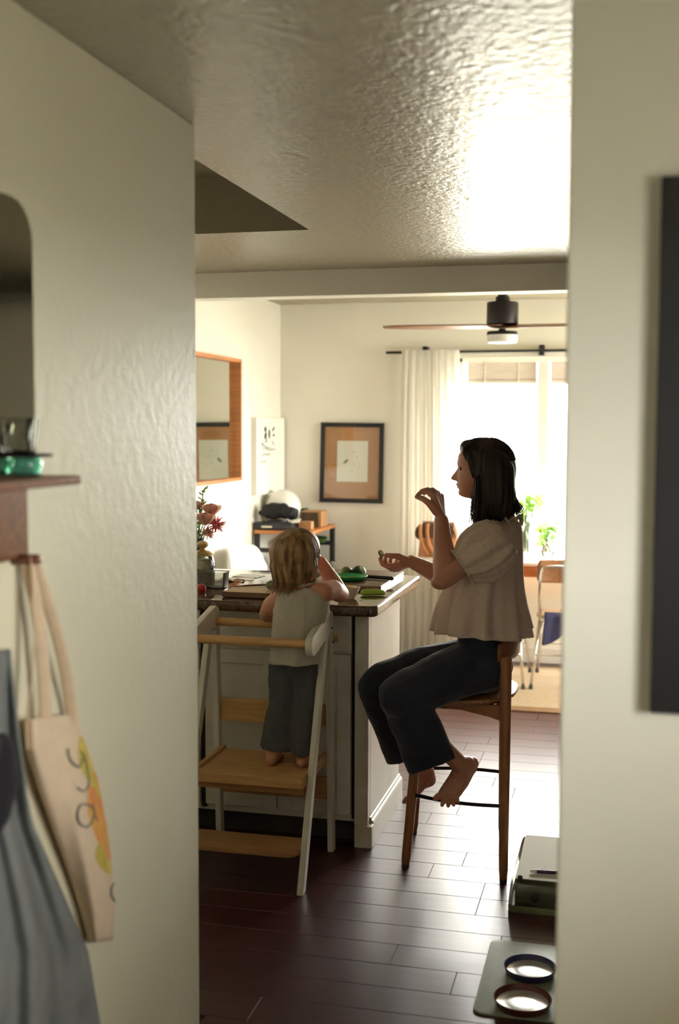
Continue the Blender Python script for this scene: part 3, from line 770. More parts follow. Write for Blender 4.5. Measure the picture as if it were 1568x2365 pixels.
# blouse: flared loose body, puffed sleeves, ruffled collar
SC = 0.00158
prof = [(1198, 1108, 1192, 0.060), (1206, 1098, 1200, 0.085), (1216, 1088, 1205, 0.130), (1230, 1078, 1207.5, 0.170), (1250, 1068, 1209, 0.185), (1290, 1054, 1209, 0.186), (1330, 1043, 1209.5, 0.180),
        (1365, 1027, 1212, 0.184), (1400, 1012, 1218, 0.196), (1430, 1004, 1225, 0.206), (1452, 1000, 1230, 0.212)]
def hem_dy(q):  # hem a little lower behind
    return 0
bl = MB(); rings = []; NB = 120
for i in range(46):
    py = 1198+(1452-1198)*i/45
    xl_ = interp([(p[0], p[1]) for p in prof], py); xr_ = interp([(p[0], p[2]) for p in prof], py); hy = interp([(p[0], p[3]) for p in prof], py)
    a = W(xl_, py, WY); b = W(xr_, py, WY); c_ = (a+b)/2; rx = (b.x-a.x)/2
    amp = 0.0135*max(0, (py-1280)/170)**1.1+0.003
    ring = []
    for k in range(NB):
        q = 2*PI*k/NB
        fold = math.sin(11*q+0.8)*0.6+math.sin(17*q+2.1+i*0.03)*0.45+math.sin(5*q+1.0)*0.4
        d = amp*fold
        x = -math.cos(q)*(rx+d); y = -math.sin(q)*(hy+d)
        back = (0.5-0.5*math.cos(q+PI)) if False else (1-math.cos(q))/2
        zz = c_.z-(0.010*back+0.006*math.sin(3*q+0.5))*max(0, (py-1380)/72)
        ring.append(V((c_.x+x, WY+y, zz)))
    rings.append(ring)
bl.loft(rings, cap=False)
bm_ = bl.mesh('blouse')
blo = obj('blouse', bm_, 'linen', wm, smooth=True)
sd = blo.modifiers.new('thick', 'SOLIDIFY'); sd.thickness = 0.0025; sd.offset = -1
def sleeve(sh_, el_, s):
    rings = []; d = (el_-sh_); L = d.length; d.normalize()
    up = V((0, s, 0)); u = d.cross(up).normalized(); v_ = u.cross(d).normalized()
    N = 64; tab = [(-0.10, 0.062), (0.0, 0.088), (0.15, 0.099), (0.32, 0.101), (0.45, 0.097), (0.56, 0.084), (0.64, 0.066), (0.665, 0.061), (0.70, 0.072)]
    for i in range(34):
        t = -0.10+0.80*i/33; r = interp(tab, t); ring = []
        ga = 0.0045+0.0040*math.sin(PI*max(0, min(1, t/0.6)))
        if t > 0.60: ga = 0.006
        for k in range(N):
            q = 2*PI*k/N
            rr_ = r*0.92+ga*(math.sin(9*q+1)+0.7*math.sin(14*q+3+t*2))
            ring.append(sh_+d*(L*t)+u*math.cos(q)*rr_*1.05+v_*math.sin(q)*rr_*0.86+V((0, 0, -0.006)))
        rings.append(ring)
    m_ = MB().loft(rings, cap=False)
    o = obj('sleeve', m_, 'linen', blo, smooth=True)
    z = o.modifiers.new('thick', 'SOLIDIFY'); z.thickness = 0.0022; z.offset = -1
sleeve(W(1158, 1245, 4.045), el, -1); sleeve(W(1150, 1245, 4.355), el2, 1)
# collar ruffle around the neck
rf = MB(); rings = []
for k in range(121):
    q = 2*PI*k/120; wv = math.sin(q*17)*0.006+math.sin(q*29+1)*0.003
    p = W(1150, 1200, WY); 
    ring0 = V((p.x-math.cos(q)*0.072, WY-math.sin(q)*0.066, p.z-0.006+0.020*math.cos(q)*-1*0.6))
    outd = V((-math.cos(q), -math.sin(q), 0.35)).normalized()
    rings.append([ring0-outd*0.004, ring0+outd*(0.010)+V((0,0,wv)), ring0+outd*0.019+V((0,0,wv*1.7))])
rf.loft(rings, cap=False, closed=False)
cr = obj('collar', rf, 'linen', blo, smooth=True); z = cr.modifiers.new('thick', 'SOLIDIFY'); z.thickness = 0.002
tie = MB()
for dx in (0, 5, 9): tie.tube(smooth_path([W(1200, 1194+dx, WY), W(1205, 1200+dx, WY-0.005), W(1204, 1208+dx*0.6, WY)], 3), [0.004, 0.006, 0.007, 0.006, 0.006, 0.005, 0.002][:7], 8)
obj('tie', tie, 'linen', blo, smooth=True)

# hair: cap plus hanging locks, then loose strands
hr = MB()
hr.ell(W(1128, 1072, WY), (0.094, 0.092, 0.096))
hr.ell(W(1140, 1085, WY), (0.080, 0.090, 0.092))
hr.ell(W(1098, 1038, WY), (0.054, 0.066, 0.036))
hr.ell(W(1082, 1034, WY), (0.030, 0.046, 0.026))
hr.ell(W(1112, 1050, WY), (0.070, 0.084, 0.056)); hr.ell(W(1104, 1044, WY), (0.058, 0.066, 0.050))
for s_ in (-1, 1):
    hr.chain([W(1076, 1032, WY+s_*0.040), W(1080, 1044, WY+s_*0.058), W(1088, 1062, WY+s_*0.066), W(1097, 1085, WY+s_*0.070)], [0.016, 0.019, 0.019, 0.016])
    hr.ell(W(1112, 1062, WY+s_*0.062), (0.040, 0.024, 0.045))
for y, w_ in ((WY-0.062, 1), (WY, 1), (WY+0.062, 1)):
    hr.chain([W(1140, 1075, y), W(1146, 1110, y), W(1148, 1150, y), W(1150, 1178, y)], [0.058, 0.062, 0.055, 0.040])
    hr.chain([W(1155, 1090, y), W(1160, 1130, y), W(1166, 1160, y), W(1172, 1176, y)], [0.050, 0.044, 0.040, 0.030])
for y in (WY-0.078, WY+0.078):
    hr.chain([W(1118, 1052, y*1.0), W(1122, 1090, y), W(1124, 1130, y), W(1122, 1165, y), W(1112, 1195, y)], [0.022, 0.034, 0.036, 0.032, 0.022])
    hr.chain([W(1104, 1044, y+0.012*(1 if y < WY else -1)), W(1112, 1080, y), W(1116, 1125, y)], [0.018, 0.018, 0.022])
def strandy(co, n):
    a = math.atan2(co.y-WY, co.x-W(1130, 1080, WY).x)
    k = noise.noise(V((a*9, co.z*5, 3.3)))*0.0055+noise.noise(V((a*26, co.z*7, 1.3)))*0.0025
    return co+n*k
hair = obj('hair', remesh(hr, 0.005, 4, 'hair', fn=strandy), 'hair_dark', wm, smooth=True)
rs = random.Random(11); stm = MB()
def strand(pts, r0, r1, n=5):
    p = smooth_path(pts, 5); m_ = len(p)-1
    stm.tube(p, [r0+(r1-r0)*k/m_ for k in range(m_+1)], n)
for k in range(150):    # locks over the back, ending in curls at the nape
    y = WY+rs.uniform(-0.085, 0.085); j = lambda s: rs.uniform(-s, s)
    x0_ = rs.uniform(1150, 1178)
    strand([W(x0_, 1095+j(20), y), W(x0_+8+j(5), 1135+j(8), y+j(.01)), W(x0_+16+j(8), 1160+j(6), y+j(.01)), W(x0_+22+j(10), 1174+j(8), y+j(.015)), W(x0_+16+j(12), 1186+j(6), y+j(.015))], 0.0035, 0.0008)
for k in range(120):    # locks falling in front of the near shoulder
    y = rs.choice((WY-0.088, WY+0.088))+rs.uniform(-0.02, 0.02); j = lambda s: rs.uniform(-s, s); x0_ = rs.uniform(1098, 1140)
    strand([W(x0_, 1100+j(15), y), W(x0_-2+j(5), 1140+j(8), y), W(x0_-5+j(6), 1175+j(8), y+j(.01)), W(x0_-9+j(7), 1200+j(8), y+j(.01)), W(x0_-2+j(9), 1217+j(6), y+j(.01))], 0.0034, 0.0007)
for k in range(16):     # thin wisps under the jaw
    j = lambda s: rs.uniform(-s, s)
    strand([W(1098+j(3), 1130, WY-0.07), W(1091+j(4), 1155, WY-0.07), W(1088+j(4), 1180+j(5), WY-0.07), W(1090+j(8), 1208+j(8), WY-0.075)], 0.0012, 0.0005, 4)
for k in range(240):    # crown strands from the parting
    a = rs.uniform(-1.35, 1.35); j = lambda s: rs.uniform(-s, s)
    c_ = W(1130, 1074, WY); pts = []
    side = rs.choice((-1, 1)); ph0 = rs.uniform(-1.2, 1.5)
    for t in (0.08, 0.35, 0.7, 1.05, 1.4):
        th_ = t; pts.append(c_+V((0.0935*math.sin(ph0)*math.sin(th_), side*0.0925*math.sin(th_)*max(0.25, math.cos(ph0*0.9)), 0.0945*math.cos(th_))))
    strand(pts, 0.0032, 0.0016)
hs = obj('loose_strands', stm, 'hair_dark', hair, smooth=True)

# ---------------------------------------------------------------- the toddler in the tower
KY = 3.955
kd = thing('person', 'blond toddler in a sleeveless white top seen from behind in the tower', 'person', (-1.13, KY, PLZ))
ks = MB(); KH = 0.185
kp = W(684, 1342, KY+0.02)
KM = place((0.30, 1, -0.10), (0, -0.02, 1), kp+V((0, 0.02, 0)))
ks.loft(head_rings(KM, KH, 1.02)); ear(ks, KM, KH, 1); ear(ks, KM, KH, -1)
ks.chain([W(688, 1325, KY), W(694, 1352, KY), W(698, 1378, KY)], [0.040, 0.036, 0.045])
for dx in (-24, 0, 22):
    ks.chain([W(698+dx, 1390, KY), W(686+dx, 1450, KY), W(680+dx, 1525, KY)], [0.042, 0.044, 0.040])
ks.cone(W(660, 1378, KY), W(742, 1366, KY), 0.032, 0.034)
# left arm: down beside the body, forearm forward over the worktop
lS, lE, lW_ = W(650, 1380, KY), W(618, 1418, 4.03), W(640, 1372, 4.20)
ks.chain([lS, W(628, 1398, 3.97), lE], [0.033, 0.034, 0.031]); ks.chain([lE, lE.lerp(lW_, 0.4), lW_], [0.030, 0.029, 0.021])
kk = [lW_+V((0.02*k-0.03, 0.035, 0.004)) for k in range(4)]
hand(ks, lW_, kk, [[k_, k_+V((0, 0.014, 0.002)), k_+V((0, 0.025, -0.003)), k_+V((0, 0.033, -0.008))] for k_ in kk], [lW_+V((0.02, 0.012, 0)), lW_+V((0.034, 0.028, 0)), lW_+V((0.036, 0.042, 0))], r=0.0062, palm=0.0095)
# right arm: elbow out on the worktop, hand up at the mouth
rS, rE, rW_ = W(748, 1368, KY), W(786, 1372, 4.10), W(741, 1298, 4.12)
rE.z = max(rE.z, CT+0.031)
ks.chain([rS, W(768, 1362, 4.02), rE], [0.035, 0.037, 0.032]); ks.chain([rE, rE.lerp(rW_, 0.35), rE.lerp(rW_, 0.75), rW_], [0.031, 0.031, 0.025, 0.021])
kk = [rW_+V((-0.018-0.002*k, 0.004+0.014*k, 0.026-0.002*k)) for k in range(4)]
hand(ks, rW_, kk, [[k_, k_+V((-0.014, 0.002, 0.004)), k_+V((-0.024, 0.004, -0.003)), k_+V((-0.028, 0.004, -0.013))] for k_ in kk], [rW_+V((-0.014, -0.006, 0.008)), rW_+V((-0.028, -0.004, 0.010)), rW_+V((-0.038, 0, 0.008))], r=0.0062, palm=0.0095)
# legs and feet
for hx, kx, fx in ((662, 655, 630), (702, 702, 700)):
    h_, k_, a_ = W(hx, 1540, KY), W(kx, 1650, KY+0.01), W(fx, 1742, KY-0.005)
    a_.z = PLZ+0.035
    ks.chain([h_, k_, a_], [0.042, 0.036, 0.026])
    hl = V((a_.x, a_.y-0.022, PLZ+0.020)); bl_ = V((a_.x-0.004, a_.y+0.07, PLZ+0.017))
    ks.chain([a_, hl], [0.026, 0.020]); ks.chain([hl, V((a_.x, a_.y+0.03, PLZ+0.022)), bl_], [0.020, 0.021, 0.0165])
    ks.chain([a_, V((a_.x, a_.y+0.04, PLZ+0.026))], [0.025, 0.019])
    for t in range(5): ks.cone(bl_+V((-0.016+0.008*t, 0, -0.006)), bl_+V((-0.018+0.009*t, 0.020-0.002*abs(t-1), -0.009)), 0.008, 0.0068)
kb = obj('body', remesh(ks, 0.0036, 3, 'body'), 'child_skin', kd, smooth=True)
for s in (-1, 1): obj('eye', MB().ell(KM @ V((0.372*KH, s*0.135*KH, 0.528*KH)), 0.0095, 12, 8), 'eye_dark', kb, smooth=True)

# sleeveless top
prof = [(1352, 672, 728, 0.030), (1362, 650, 748, 0.045), (1374, 640, 756, 0.060), (1390, 636, 758, 0.070), (1410, 634, 758, 0.076), (1440, 632, 744, 0.080), (1480, 629, 737, 0.082), (1505, 626, 734, 0.084), (1528, 624, 734, 0.086)]
tp = MB(); rings = []
for i in range(36):
    py = 1352+(1528-1352)*i/35
    xl_ = interp([(p[0], p[1]) for p in prof], py); xr_ = interp([(p[0], p[2]) for p in prof], py); hy = interp([(p[0], p[3]) for p in prof], py)
    a = W(xl_, py, KY); b = W(xr_, py, KY); c_ = (a+b)/2; rx = (b.x-a.x)/2; ring = []
    for k in range(72):
        q = 2*PI*k/72; am = 0.0012+0.0035*max(0, (py-1390)/130)
        d = am*(math.sin(6*q+1+i*0.05)+0.6*math.sin(10*q+i*0.08))+0.003*noise.noise(V((math.cos(q)*3, math.sin(q)*3, i*0.35)))
        cs, sn = math.cos(q), math.sin(q)
        ring.append(V((c_.x+math.copysign(abs(cs)**0.75, cs)*(rx+d), KY+0.004+math.copysign(abs(sn)**0.8, sn)*(hy+d), c_.z)))
    rings.append(ring)
tp.loft(rings, cap=False)
top = obj('top', tp, 'child_top', kd, smooth=True); z = top.modifiers.new('thick', 'SOLIDIFY'); z.thickness = 0.002; z.offset = -1
cf = MB(); rings = []
for k in range(61):
    q = 2*PI*k/60; p = W(699, 1354, KY+0.004); wv = 0.0018*math.sin(13*q)
    c0 = V((p.x+math.cos(q)*0.040, p.y+math.sin(q)*0.036, p.z+0.008*math.cos(q)))
    o_ = V((math.cos(q), math.sin(q), 0.8)).normalized(); rings.append([c0-o_*0.003, c0+o_*0.006+V((0,0,wv)), c0+o_*0.012+V((0,0,wv*1.5))])
cf.loft(rings, cap=False, closed=False); cl_ = obj('collar', cf, 'child_top', top, smooth=True); z = cl_.modifiers.new('thick', 'SOLIDIFY'); z.thickness = 0.002
obj('placket', MB().tube([W(703, 1372, KY-0.068), W(703, 1400, KY-0.078), W(702, 1450, KY-0.083)], 0.0025, 6), 'child_top', top)
# wide trousers
tr = MB()
tr.ell(W(680, 1532, KY), (0.078, 0.066, 0.055))
def leg(pts, rad):
    flare(tr, pts, rad, [r*0.92 for r in rad], [0]*len(pts))
leg([W(660, 1525, KY), W(657, 1600, KY), W(645, 1670, KY), W(636, 1730, KY-0.004)], [0.058, 0.056, 0.054, 0.055])
leg([W(702, 1525, KY), W(702, 1600, KY), W(703, 1670, KY), W(702, 1740, KY-0.004)], [0.050, 0.050, 0.049, 0.048])
def crease2(co, n): return co+n*(noise.noise(V((co.x*14, co.y*12, co.z*17)))*0.008+noise.noise(V((co.x*30, co.y*30, co.z*40)))*0.003)
obj('trousers', remesh(tr, 0.006, 4, 'trousers', fn=crease2), 'denim_grey', kd, smooth=True)
# bobbed hair
HC = W(680, 1283, KY+0.025)
hk = MB(); 
hk.ell(HC+V((0, 0, 0.006)), (0.084, 0.090, 0.086))
for k in range(10):
    a = PI+PI*k/9*1.0
    a = -0.25+(-PI+0.5)*k/9
    d = V((math.cos(a), math.sin(a), 0))
    hk.chain([HC+d*0.050+V((0,0,0.01)), HC+d*0.062+V((0,0,-0.035)), HC+d*0.056+V((0,0,-0.075)), HC+d*0.046+V((0,0,-0.098))], [0.036, 0.028, 0.022, 0.013])
def strandy2(co, n):
    a = math.atan2(co.y-HC.y, co.x-HC.x)
    return co+n*(noise.noise(V((a*8, co.z*6, 3.3)))*0.005+noise.noise(V((a*24, co.z*8, 1.3)))*0.0022)
khair = obj('hair', remesh(hk, 0.0045, 4, 'hair', fn=strandy2), 'hair_blond', kd, smooth=True)
stm = MB(); rs = random.Random(5)
for k in range(620):
    a = rs.uniform(-PI-0.35, 0.35); j = lambda s: rs.uniform(-s, s); pts = []
    l = rs.uniform(0.085, 0.135); sw = j(0.10)
    part = V((0.022, 0.012, 0.0))
    for t in (0.06, 0.45, 0.9, 1.3, 1.6):
        d = V((math.cos(a+sw*t), math.sin(a+sw*t), 0))
        pts.append(HC+V((0,0,0.006))+V((d.x*0.0875, d.y*0.094, 0))*math.sin(t)+V((0,0,0.0895*math.cos(t)))+part*max(0, 1-t)*0.6)
    d = V((math.cos(a+sw*2), math.sin(a+sw*2), 0)); e = rs.uniform(0.075, 0.086)
    pts.append(HC+d*e*0.92+V((0,0,-l*0.60))); pts.append(HC+d*(0.064+j(0.010))+V((j(.006), j(.006), -l*0.86))); pts.append(HC+d*(0.068+j(0.020))+V((j(.012), j(.01), -l*1.02-rs.uniform(0, 0.014))))
    strand(pts, rs.uniform(0.0016, 0.0034), 0.0006)
obj('loose_strands', stm, 'hair_blond', khair, smooth=True)

# ================================================================== DINING AREA
# ceiling fan
FX, FY = at(1160, 755, Y=6.9).x, 6.9
fan = thing('ceiling_fan', 'dark metal ceiling fan with two walnut blades and a white light', 'fan', (FX, FY, 2.05))
obj('downrod', MB().lathe([(0.012, 2.32), (0.012, 2.40)], (FX, FY, 0), 14), 'dark_metal', fan, auto=0.8)
obj('canopy', MB().lathe([(0.02, 2.30), (0.055, 2.385), (0.06, 2.399)], (FX, FY, 0), 24), 'dark_metal', fan, auto=0.8)
obj('motor_housing', MB().lathe([(0.060, 2.160), (0.089, 2.162), (0.091, 2.168), (0.091, 2.280), (0.088, 2.286), (0.042, 2.288), (0.040, 2.318), (0.022, 2.320), (0.018, 2.332)], (FX, FY, 0), 36), 'dark_metal', fan, auto=0.6)
for s in (-1, 1):
    rings = []
    for k in range(13):
        t = k/12; x = s*(0.0+0.70*t); wd = 0.060+0.014*math.sin(PI*t)-0.020*max(0, (t-0.9)/0.1)**2
        pitch = -0.08 if s < 0 else 0.18
        ring = []
        for j in range(12):
            q = 2*PI*j/12; yy = wd*math.cos(q); zz = 0.009*math.sin(q)*(1-0.4*t)
            ring.append(V((FX+x, FY+yy*math.cos(pitch)-zz*math.sin(pitch), 2.148+yy*math.sin(pitch)+zz*math.cos(pitch)+0.006*t)))
        rings.append(ring)
    obj('blade', MB().loft(rings), 'walnut', fan, smooth=True)
obj('light_ring', MB().lathe([(0.020, 2.135), (0.022, 2.120), (0.088, 2.118), (0.090, 2.100), (0.084, 2.098)], (FX, FY, 0), 36), 'dark_metal', fan, auto=0.6)
obj('light_diffuser', MB().lathe([(0.089, 2.098), (0.089, 2.064), (0.083, 2.054), (0.03, 2.050)], (FX, FY, 0), 36), 'white_plastic', fan, auto=0.8)

# curtain rod, curtain, woven shades
rd = thing('curtain_rod', 'thin black curtain rod above the window', 'curtain rod', (-0.2, 7.77, 2.06))
obj('pole', MB().tube([(-1.590, 7.77, 2.060), (0.80, 7.77, 2.060)], 0.0095, 12), 'black_frame', rd, auto=0.8)
for bx in (-1.325, -0.562, 0.68):
    br = obj('bracket', MB().box((bx-0.016, 7.752, 2.030), (bx+0.016, FARY, 2.098)), 'black_frame', rd, bevel=0.003)
cu = MB(); grid = []
NX = 110
for i in range(41):
    t = i/40; z = 2.072-(2.072-0.03)*t; rowp = []
    x_l = -1.480-0.015*t; x_r = -1.095+0.055*t*(1-t)*2
    for j in range(NX+1):
        s = j/NX; amp = 0.020+0.010*t
        ph = s*8*2*PI+0.5*math.sin(s*9+t*1.2)+0.4*math.sin(t*3+s*5)
        rowp.append(V((x_l+(x_r-x_l)*s+0.004*math.sin(ph*2+1), 7.738-0.002+amp*(0.45+0.55*min(1, t*6))*math.sin(ph)*(0.7+0.3*math.sin(s*13)), z)))
    grid.append(rowp)
cu.loft(grid, cap=False, closed=False)
tag(obj('curtain', cu, 'curtain_cloth', smooth=True), 'sheer cream curtain gathered at the left of the window', 'curtain')
for i, (a, b) in enumerate(((-1.06, -0.60), (-0.51, -0.01))):
    sh_ = thing('window_shade', ('woven shade rolled up at the top of the left pane', 'woven shade rolled up at the top of the right pane')[i], 'blind', ((a+b)/2, FARY+0.05, 1.84), group='rolled window shades')
    obj('roll', MB().tube([(a, FARY+0.055, 1.868), (b, FARY+0.055, 1.868)], 0.022, 14), 'woven_shade', sh_, auto=0.8)
    obj('valance', MB().box((a, FARY+0.035, 1.885), (b, FARY+0.042, 2.01)), 'woven_shade', sh_)
    for x in (a+0.12, b-0.12):
        obj('cord', MB().tube([(x, FARY+0.033, 2.0), (x, FARY+0.031, 1.85)], 0.0035, 6), 'paper_warm', sh_)

# framed picture on the far wall
pc = thing('framed_picture', 'black framed picture with brown mat and small white drawing', 'picture', (-1.84, FARY, 1.05))
pTL, pTR, pBL, pBR = [at(*q, Y=FARY) for q in ((743, 975.5), (888, 977.5), (739, 1159), (884.5, 1163))]
def pq(u, v, dy=0.0): return pTL.lerp(pTR, u).lerp(pBL.lerp(pBR, u), v)+V((0, dy, 0))
def quadbox(u0, u1, v0, v1, y0, y1): 
    m_ = MB(); m_.prism([pq(u0, v0, y0), pq(u1, v0, y0), pq(u1, v1, y0), pq(u0, v1, y0)], (0, y1-y0, 0)); return m_
fw, fh = 0.066, 0.054
for q in ((0, fw, 0, 1), (1-fw, 1, 0, 1), (fw, 1-fw, 0, fh), (fw, 1-fw, 1-fh, 1)):
    obj('frame_side', quadbox(*q, -0.026, -0.001), 'black_frame', pc, bevel=0.002)
obj('mat_board', quadbox(fw*0.9, 1-fw*0.9, fh*0.9, 1-fh*0.9, -0.014, -0.002), 'mat_board', pc)
pap = obj('drawing', quadbox(0.265, 0.755, 0.225, 0.735, -0.0155, -0.0135), 'paper', pc)
def blob2(cu_, cv, ru, rv, ang, m, y=-0.0160):
    pts = []
    for k in range(14):
        q = 2*PI*k/14; a, b = ru*math.cos(q), rv*math.sin(q)
        pts.append(pq(cu_+a*math.cos(ang)-b*math.sin(ang)*0.8, cv+a*math.sin(ang)*0.8+b*math.cos(ang), y))
    return obj('ink_mark', MB().prism(pts, (0, 0.0006, 0)), m, pap)
blob2(0.405, 0.485, 0.045, 0.020, -0.75, 'ink_light'); blob2(0.425, 0.47, 0.022, 0.012, -0.75, 'ink')
for k, (a, b) in enumerate(((0.53, 0.36), (0.58, 0.43), (0.55, 0.52), (0.62, 0.55), (0.50, 0.60))): blob2(a, b, 0.03, 0.006, 0.5*k, 'ink_faint')
obj('glass', quadbox(fw, 1-fw, fh, 1-fh, -0.0185, -0.0175), 'window_glass', pc)

# teak mirror on the left wall
mr = thing('wall_mirror', 'teak framed rectangular mirror on the left dining wall', 'mirror', (LEFTX, 6.3, 1.235))
MY0, MY1, MZ0, MZ1, MD, MWd = 5.80, 6.86, 1.236, 1.972, 0.052, 0.020
for q in ((MY0, MY0+MWd, MZ0, MZ1), (MY1-MWd, MY1, MZ0, MZ1), (MY0+MWd, MY1-MWd, MZ0, MZ0+MWd), (MY0+MWd, MY1-MWd, MZ1-MWd, MZ1)):
    obj('frame_side', MB().box((LEFTX, q[0], q[2]), (LEFTX+MD, q[1], q[3])), 'teak', mr, bevel=0.003)
obj('mirror_pane', MB().box((LEFTX+0.006, MY0+MWd, MZ0+MWd), (LEFTX+0.014, MY1-MWd, MZ1-MWd)), 'mirror_glass', mr)

# white boxed print by the corner
ps = thing('boxed_print', 'white boxed art print with black flower and handwriting near the corner', 'picture', (LEFTX, 7.5, 1.12))
obj('box', MB().box((LEFTX, 7.195, 1.122), (LEFTX+0.036, 7.825, 1.622)), 'paper', ps, bevel=0.002)
PXF = LEFTX+0.0362
def pp(px, py): return at(px, py, X=PXF)
def inkblob(px, py, ra, rb, ang, m='ink'):
    c_ = pp(px, py); pts = []
    for k in range(16):
        q = 2*PI*k/16; a, b = ra*math.cos(q), rb*math.sin(q)
        pts.append(c_+V((0, (a*math.cos(ang)-b*math.sin(ang))*1.9, a*math.sin(ang)+b*math.cos(ang))))
    obj('ink_petal', MB().prism(pts, (0.0008, 0, 0)), m, ps)
for px, py, ra, rb, ang in ((612.8, 991.6, 0.018, 0.013, 1.57), (613.2, 1006.4, 0.024, 0.013, 1.3), (621.8, 1002.2, 0.032, 0.010, 1.6), (631.2, 991, 0.020, 0.007, 0.75), (632, 1005, 0.011, 0.008, 0.1), (614.8, 1017.8, 0.019, 0.005, 0.95), (630.5, 1023, 0.018, 0.003, -0.9), (606, 1025, 0.009, 0.007, 0.2)):
    inkblob(px, py, ra, rb, ang)
def text_on(txt, px, py, size, m, width=1.0):
    cu_ = bpy.data.curves.new('writing', 'FONT'); cu_.body = txt; cu_.size = size; cu_.shear = 0.25; cu_.extrude = 0.0003
    o = bpy.data.objects.new('writing_tmp', cu_); C.objects.link(o)
    dg = bpy.context.evaluated_depsgraph_get(); dg.update()
    me = bpy.data.meshes.new_from_object(o.evaluated_get(dg)); bpy.data.objects.remove(o)
    p = pp(px, py)
    for v in me.vertices: v.co = V((PXF+0.0004+v.co.z, p.y+v.co.x*width, p.z+v.co.y))
    me.name = 'handwriting'; return obj('handwriting', me, m, ps)
text_on('The', 604.5, 1039.5, 0.046, 'ink', 1.9); text_on('Allium', 618, 1041.5, 0.034, 'ink_light', 1.9)
text_on('Community', 600.5, 1053, 0.030, 'ink_light', 1.55); text_on('Guide', 601, 1069.5, 0.030, 'ink_light', 1.7)

# black steel cart with a wooden top in the corner
ctz = 0.90; ca, cb, cc, cd_ = -2.335, -1.945, 7.20, 7.80
ca_t = thing('console_cart', 'black steel cart with orange wood top in the dining corner', 'cart', ((ca+cb)/2, (cc+cd_)/2, 0))
obj('top', MB().box((ca, cc, ctz-0.024), (cb, cd_, ctz)), 'teak', ca_t, bevel=0.003)
for x in (ca+0.016, cb-0.016):
    for y in (cc+0.016, cd_-0.016):
        obj('leg', MB().box((x-0.016, y-0.016, 0), (x+0.016, y+0.016, ctz-0.024)), 'black_frame', ca_t, bevel=0.002)
for zz in (0.77, 0.30):
    for y in (cc+0.016, cd_-0.016):
        obj('cross_bar', MB().box((ca+0.032, y-0.012, zz-0.014), (cb-0.032, y+0.012, zz+0.014)), 'black_frame', ca_t)
obj('shelf', MB().box((ca+0.02, cc+0.03, 0.54), (cb-0.02, cd_-0.03, 0.56)), 'black_frame', ca_t, bevel=0.002)
tag(obj('storage_tin', MB().prism(rounded_rect(-2.22, 7.30, -2.05, 7.50, 0.03, 0.56), (0, 0, 0.155)), 'turquoise', bevel=0.006, auto=0.8), 'turquoise tin on the lower shelf of the cart', 'tin')
tag(obj('wicker_tray', MB().lathe([(0.06, 0.775), (0.11, 0.78), (0.125, 0.81), (0.12, 0.812), (0.10, 0.79), (0.04, 0.785)], (-2.08, 7.62, 0.010), 24), 'leaf', auto=0.8), 'dark green tray under the cart top', 'tray')
# on the cart
gc = at(654, 1174, Y=7.48); gr_ = 0.119
gl = thing('globe_lamp', 'round white glass globe lamp in the corner', 'lamp', (gc.x, gc.y, ctz))
obj('globe', MB().ell((gc.x, gc.y, ctz+0.012+gr_), gr_, 36, 24), 'globe_glass', gl, smooth=True)
obj('base', MB().lathe([(0.05, 0), (0.05, 0.014), (0.03, 0.022)], (gc.x, gc.y, ctz), 24), 'white_plastic', gl, auto=0.8)
rp = thing('record_player', 'black record player with cream label at the left of the cart', 'record player', (-2.2, 7.36, ctz))
obj('plinth', MB().box((-2.330, 7.205, ctz+0.006), (-2.075, 7.355, ctz+0.048)), 'black_plastic', rp, bevel=0.006)
obj('nameplate', MB().box((-2.285, 7.2035, ctz+0.016), (-2.215, 7.2052, ctz+0.028)), 'paper_warm', rp)
obj('platter', MB().lathe([(0.066, 0.048), (0.070, 0.052), (0.070, 0.058), (0.06, 0.060), (0.02, 0.060)], (-2.20, 7.28, ctz), 30), 'black_plastic', rp, auto=0.7)
for x in (-2.31, -2.095):
    for y in (7.225, 7.335): obj('foot', MB().lathe([(0.014, 0), (0.014, 0.007)], (x, y, ctz), 12), 'rubber_dark', rp)
db = MB(); q = random.Random(2)
for k in range(16):
    db.ell(V((-2.23+q.uniform(-.07, .13), 7.275+q.uniform(-.035, .035), ctz+0.085+q.uniform(0, .045)*(1-k/30))), (q.uniform(.035, .065), q.uniform(.025, .04), q.uniform(.02, .034)), 12, 8)
db.ell((-2.20, 7.275, ctz+0.135), (0.095, 0.042, 0.036)); db.ell((-2.22, 7.275, ctz+0.105), (0.110, 0.045, 0.035)); db.ell((-2.10, 7.27, ctz+0.115), (0.032, 0.034, 0.032))
def rumple(co, n): return co+n*(noise.noise(co*26)*0.010+noise.noise(co*60)*0.004)
bgm = remesh(db, 0.008, 2, 'cloth_bag', fn=rumple)
lo = min(v.co.z for v in bgm.vertices)
for v in bgm.vertices: v.co.z += ctz+0.0605-lo
dbo = tag(obj('cloth_bag', bgm, 'dark_cloth', smooth=True), 'crumpled black fabric bag heaped on the record player', 'bag')
tag(obj('paper_scrap', MB().prism([V((-2.09, 7.21, ctz+0.050)), V((-2.035, 7.22, ctz+0.052)), V((-2.03, 7.245, ctz+0.075)), V((-2.08, 7.235, ctz+0.068))], (0, 0.002, 0.001)), 'paper'), 'white paper scrap below the crumpled black bag', 'paper')
cr_ = thing('wooden_crate', 'wooden box with dark front panel on the cart', 'box', (-2.0, 7.55, ctz))
obj('case', MB().box((-2.105, 7.50, ctz), (-1.965, 7.66, ctz+0.105)), 'box_wood', cr_, bevel=0.003)
obj('front_panel', MB().box((-2.100, 7.496, ctz+0.006), (-1.985, 7.5005, ctz+0.098)), 'box_dark', cr_)
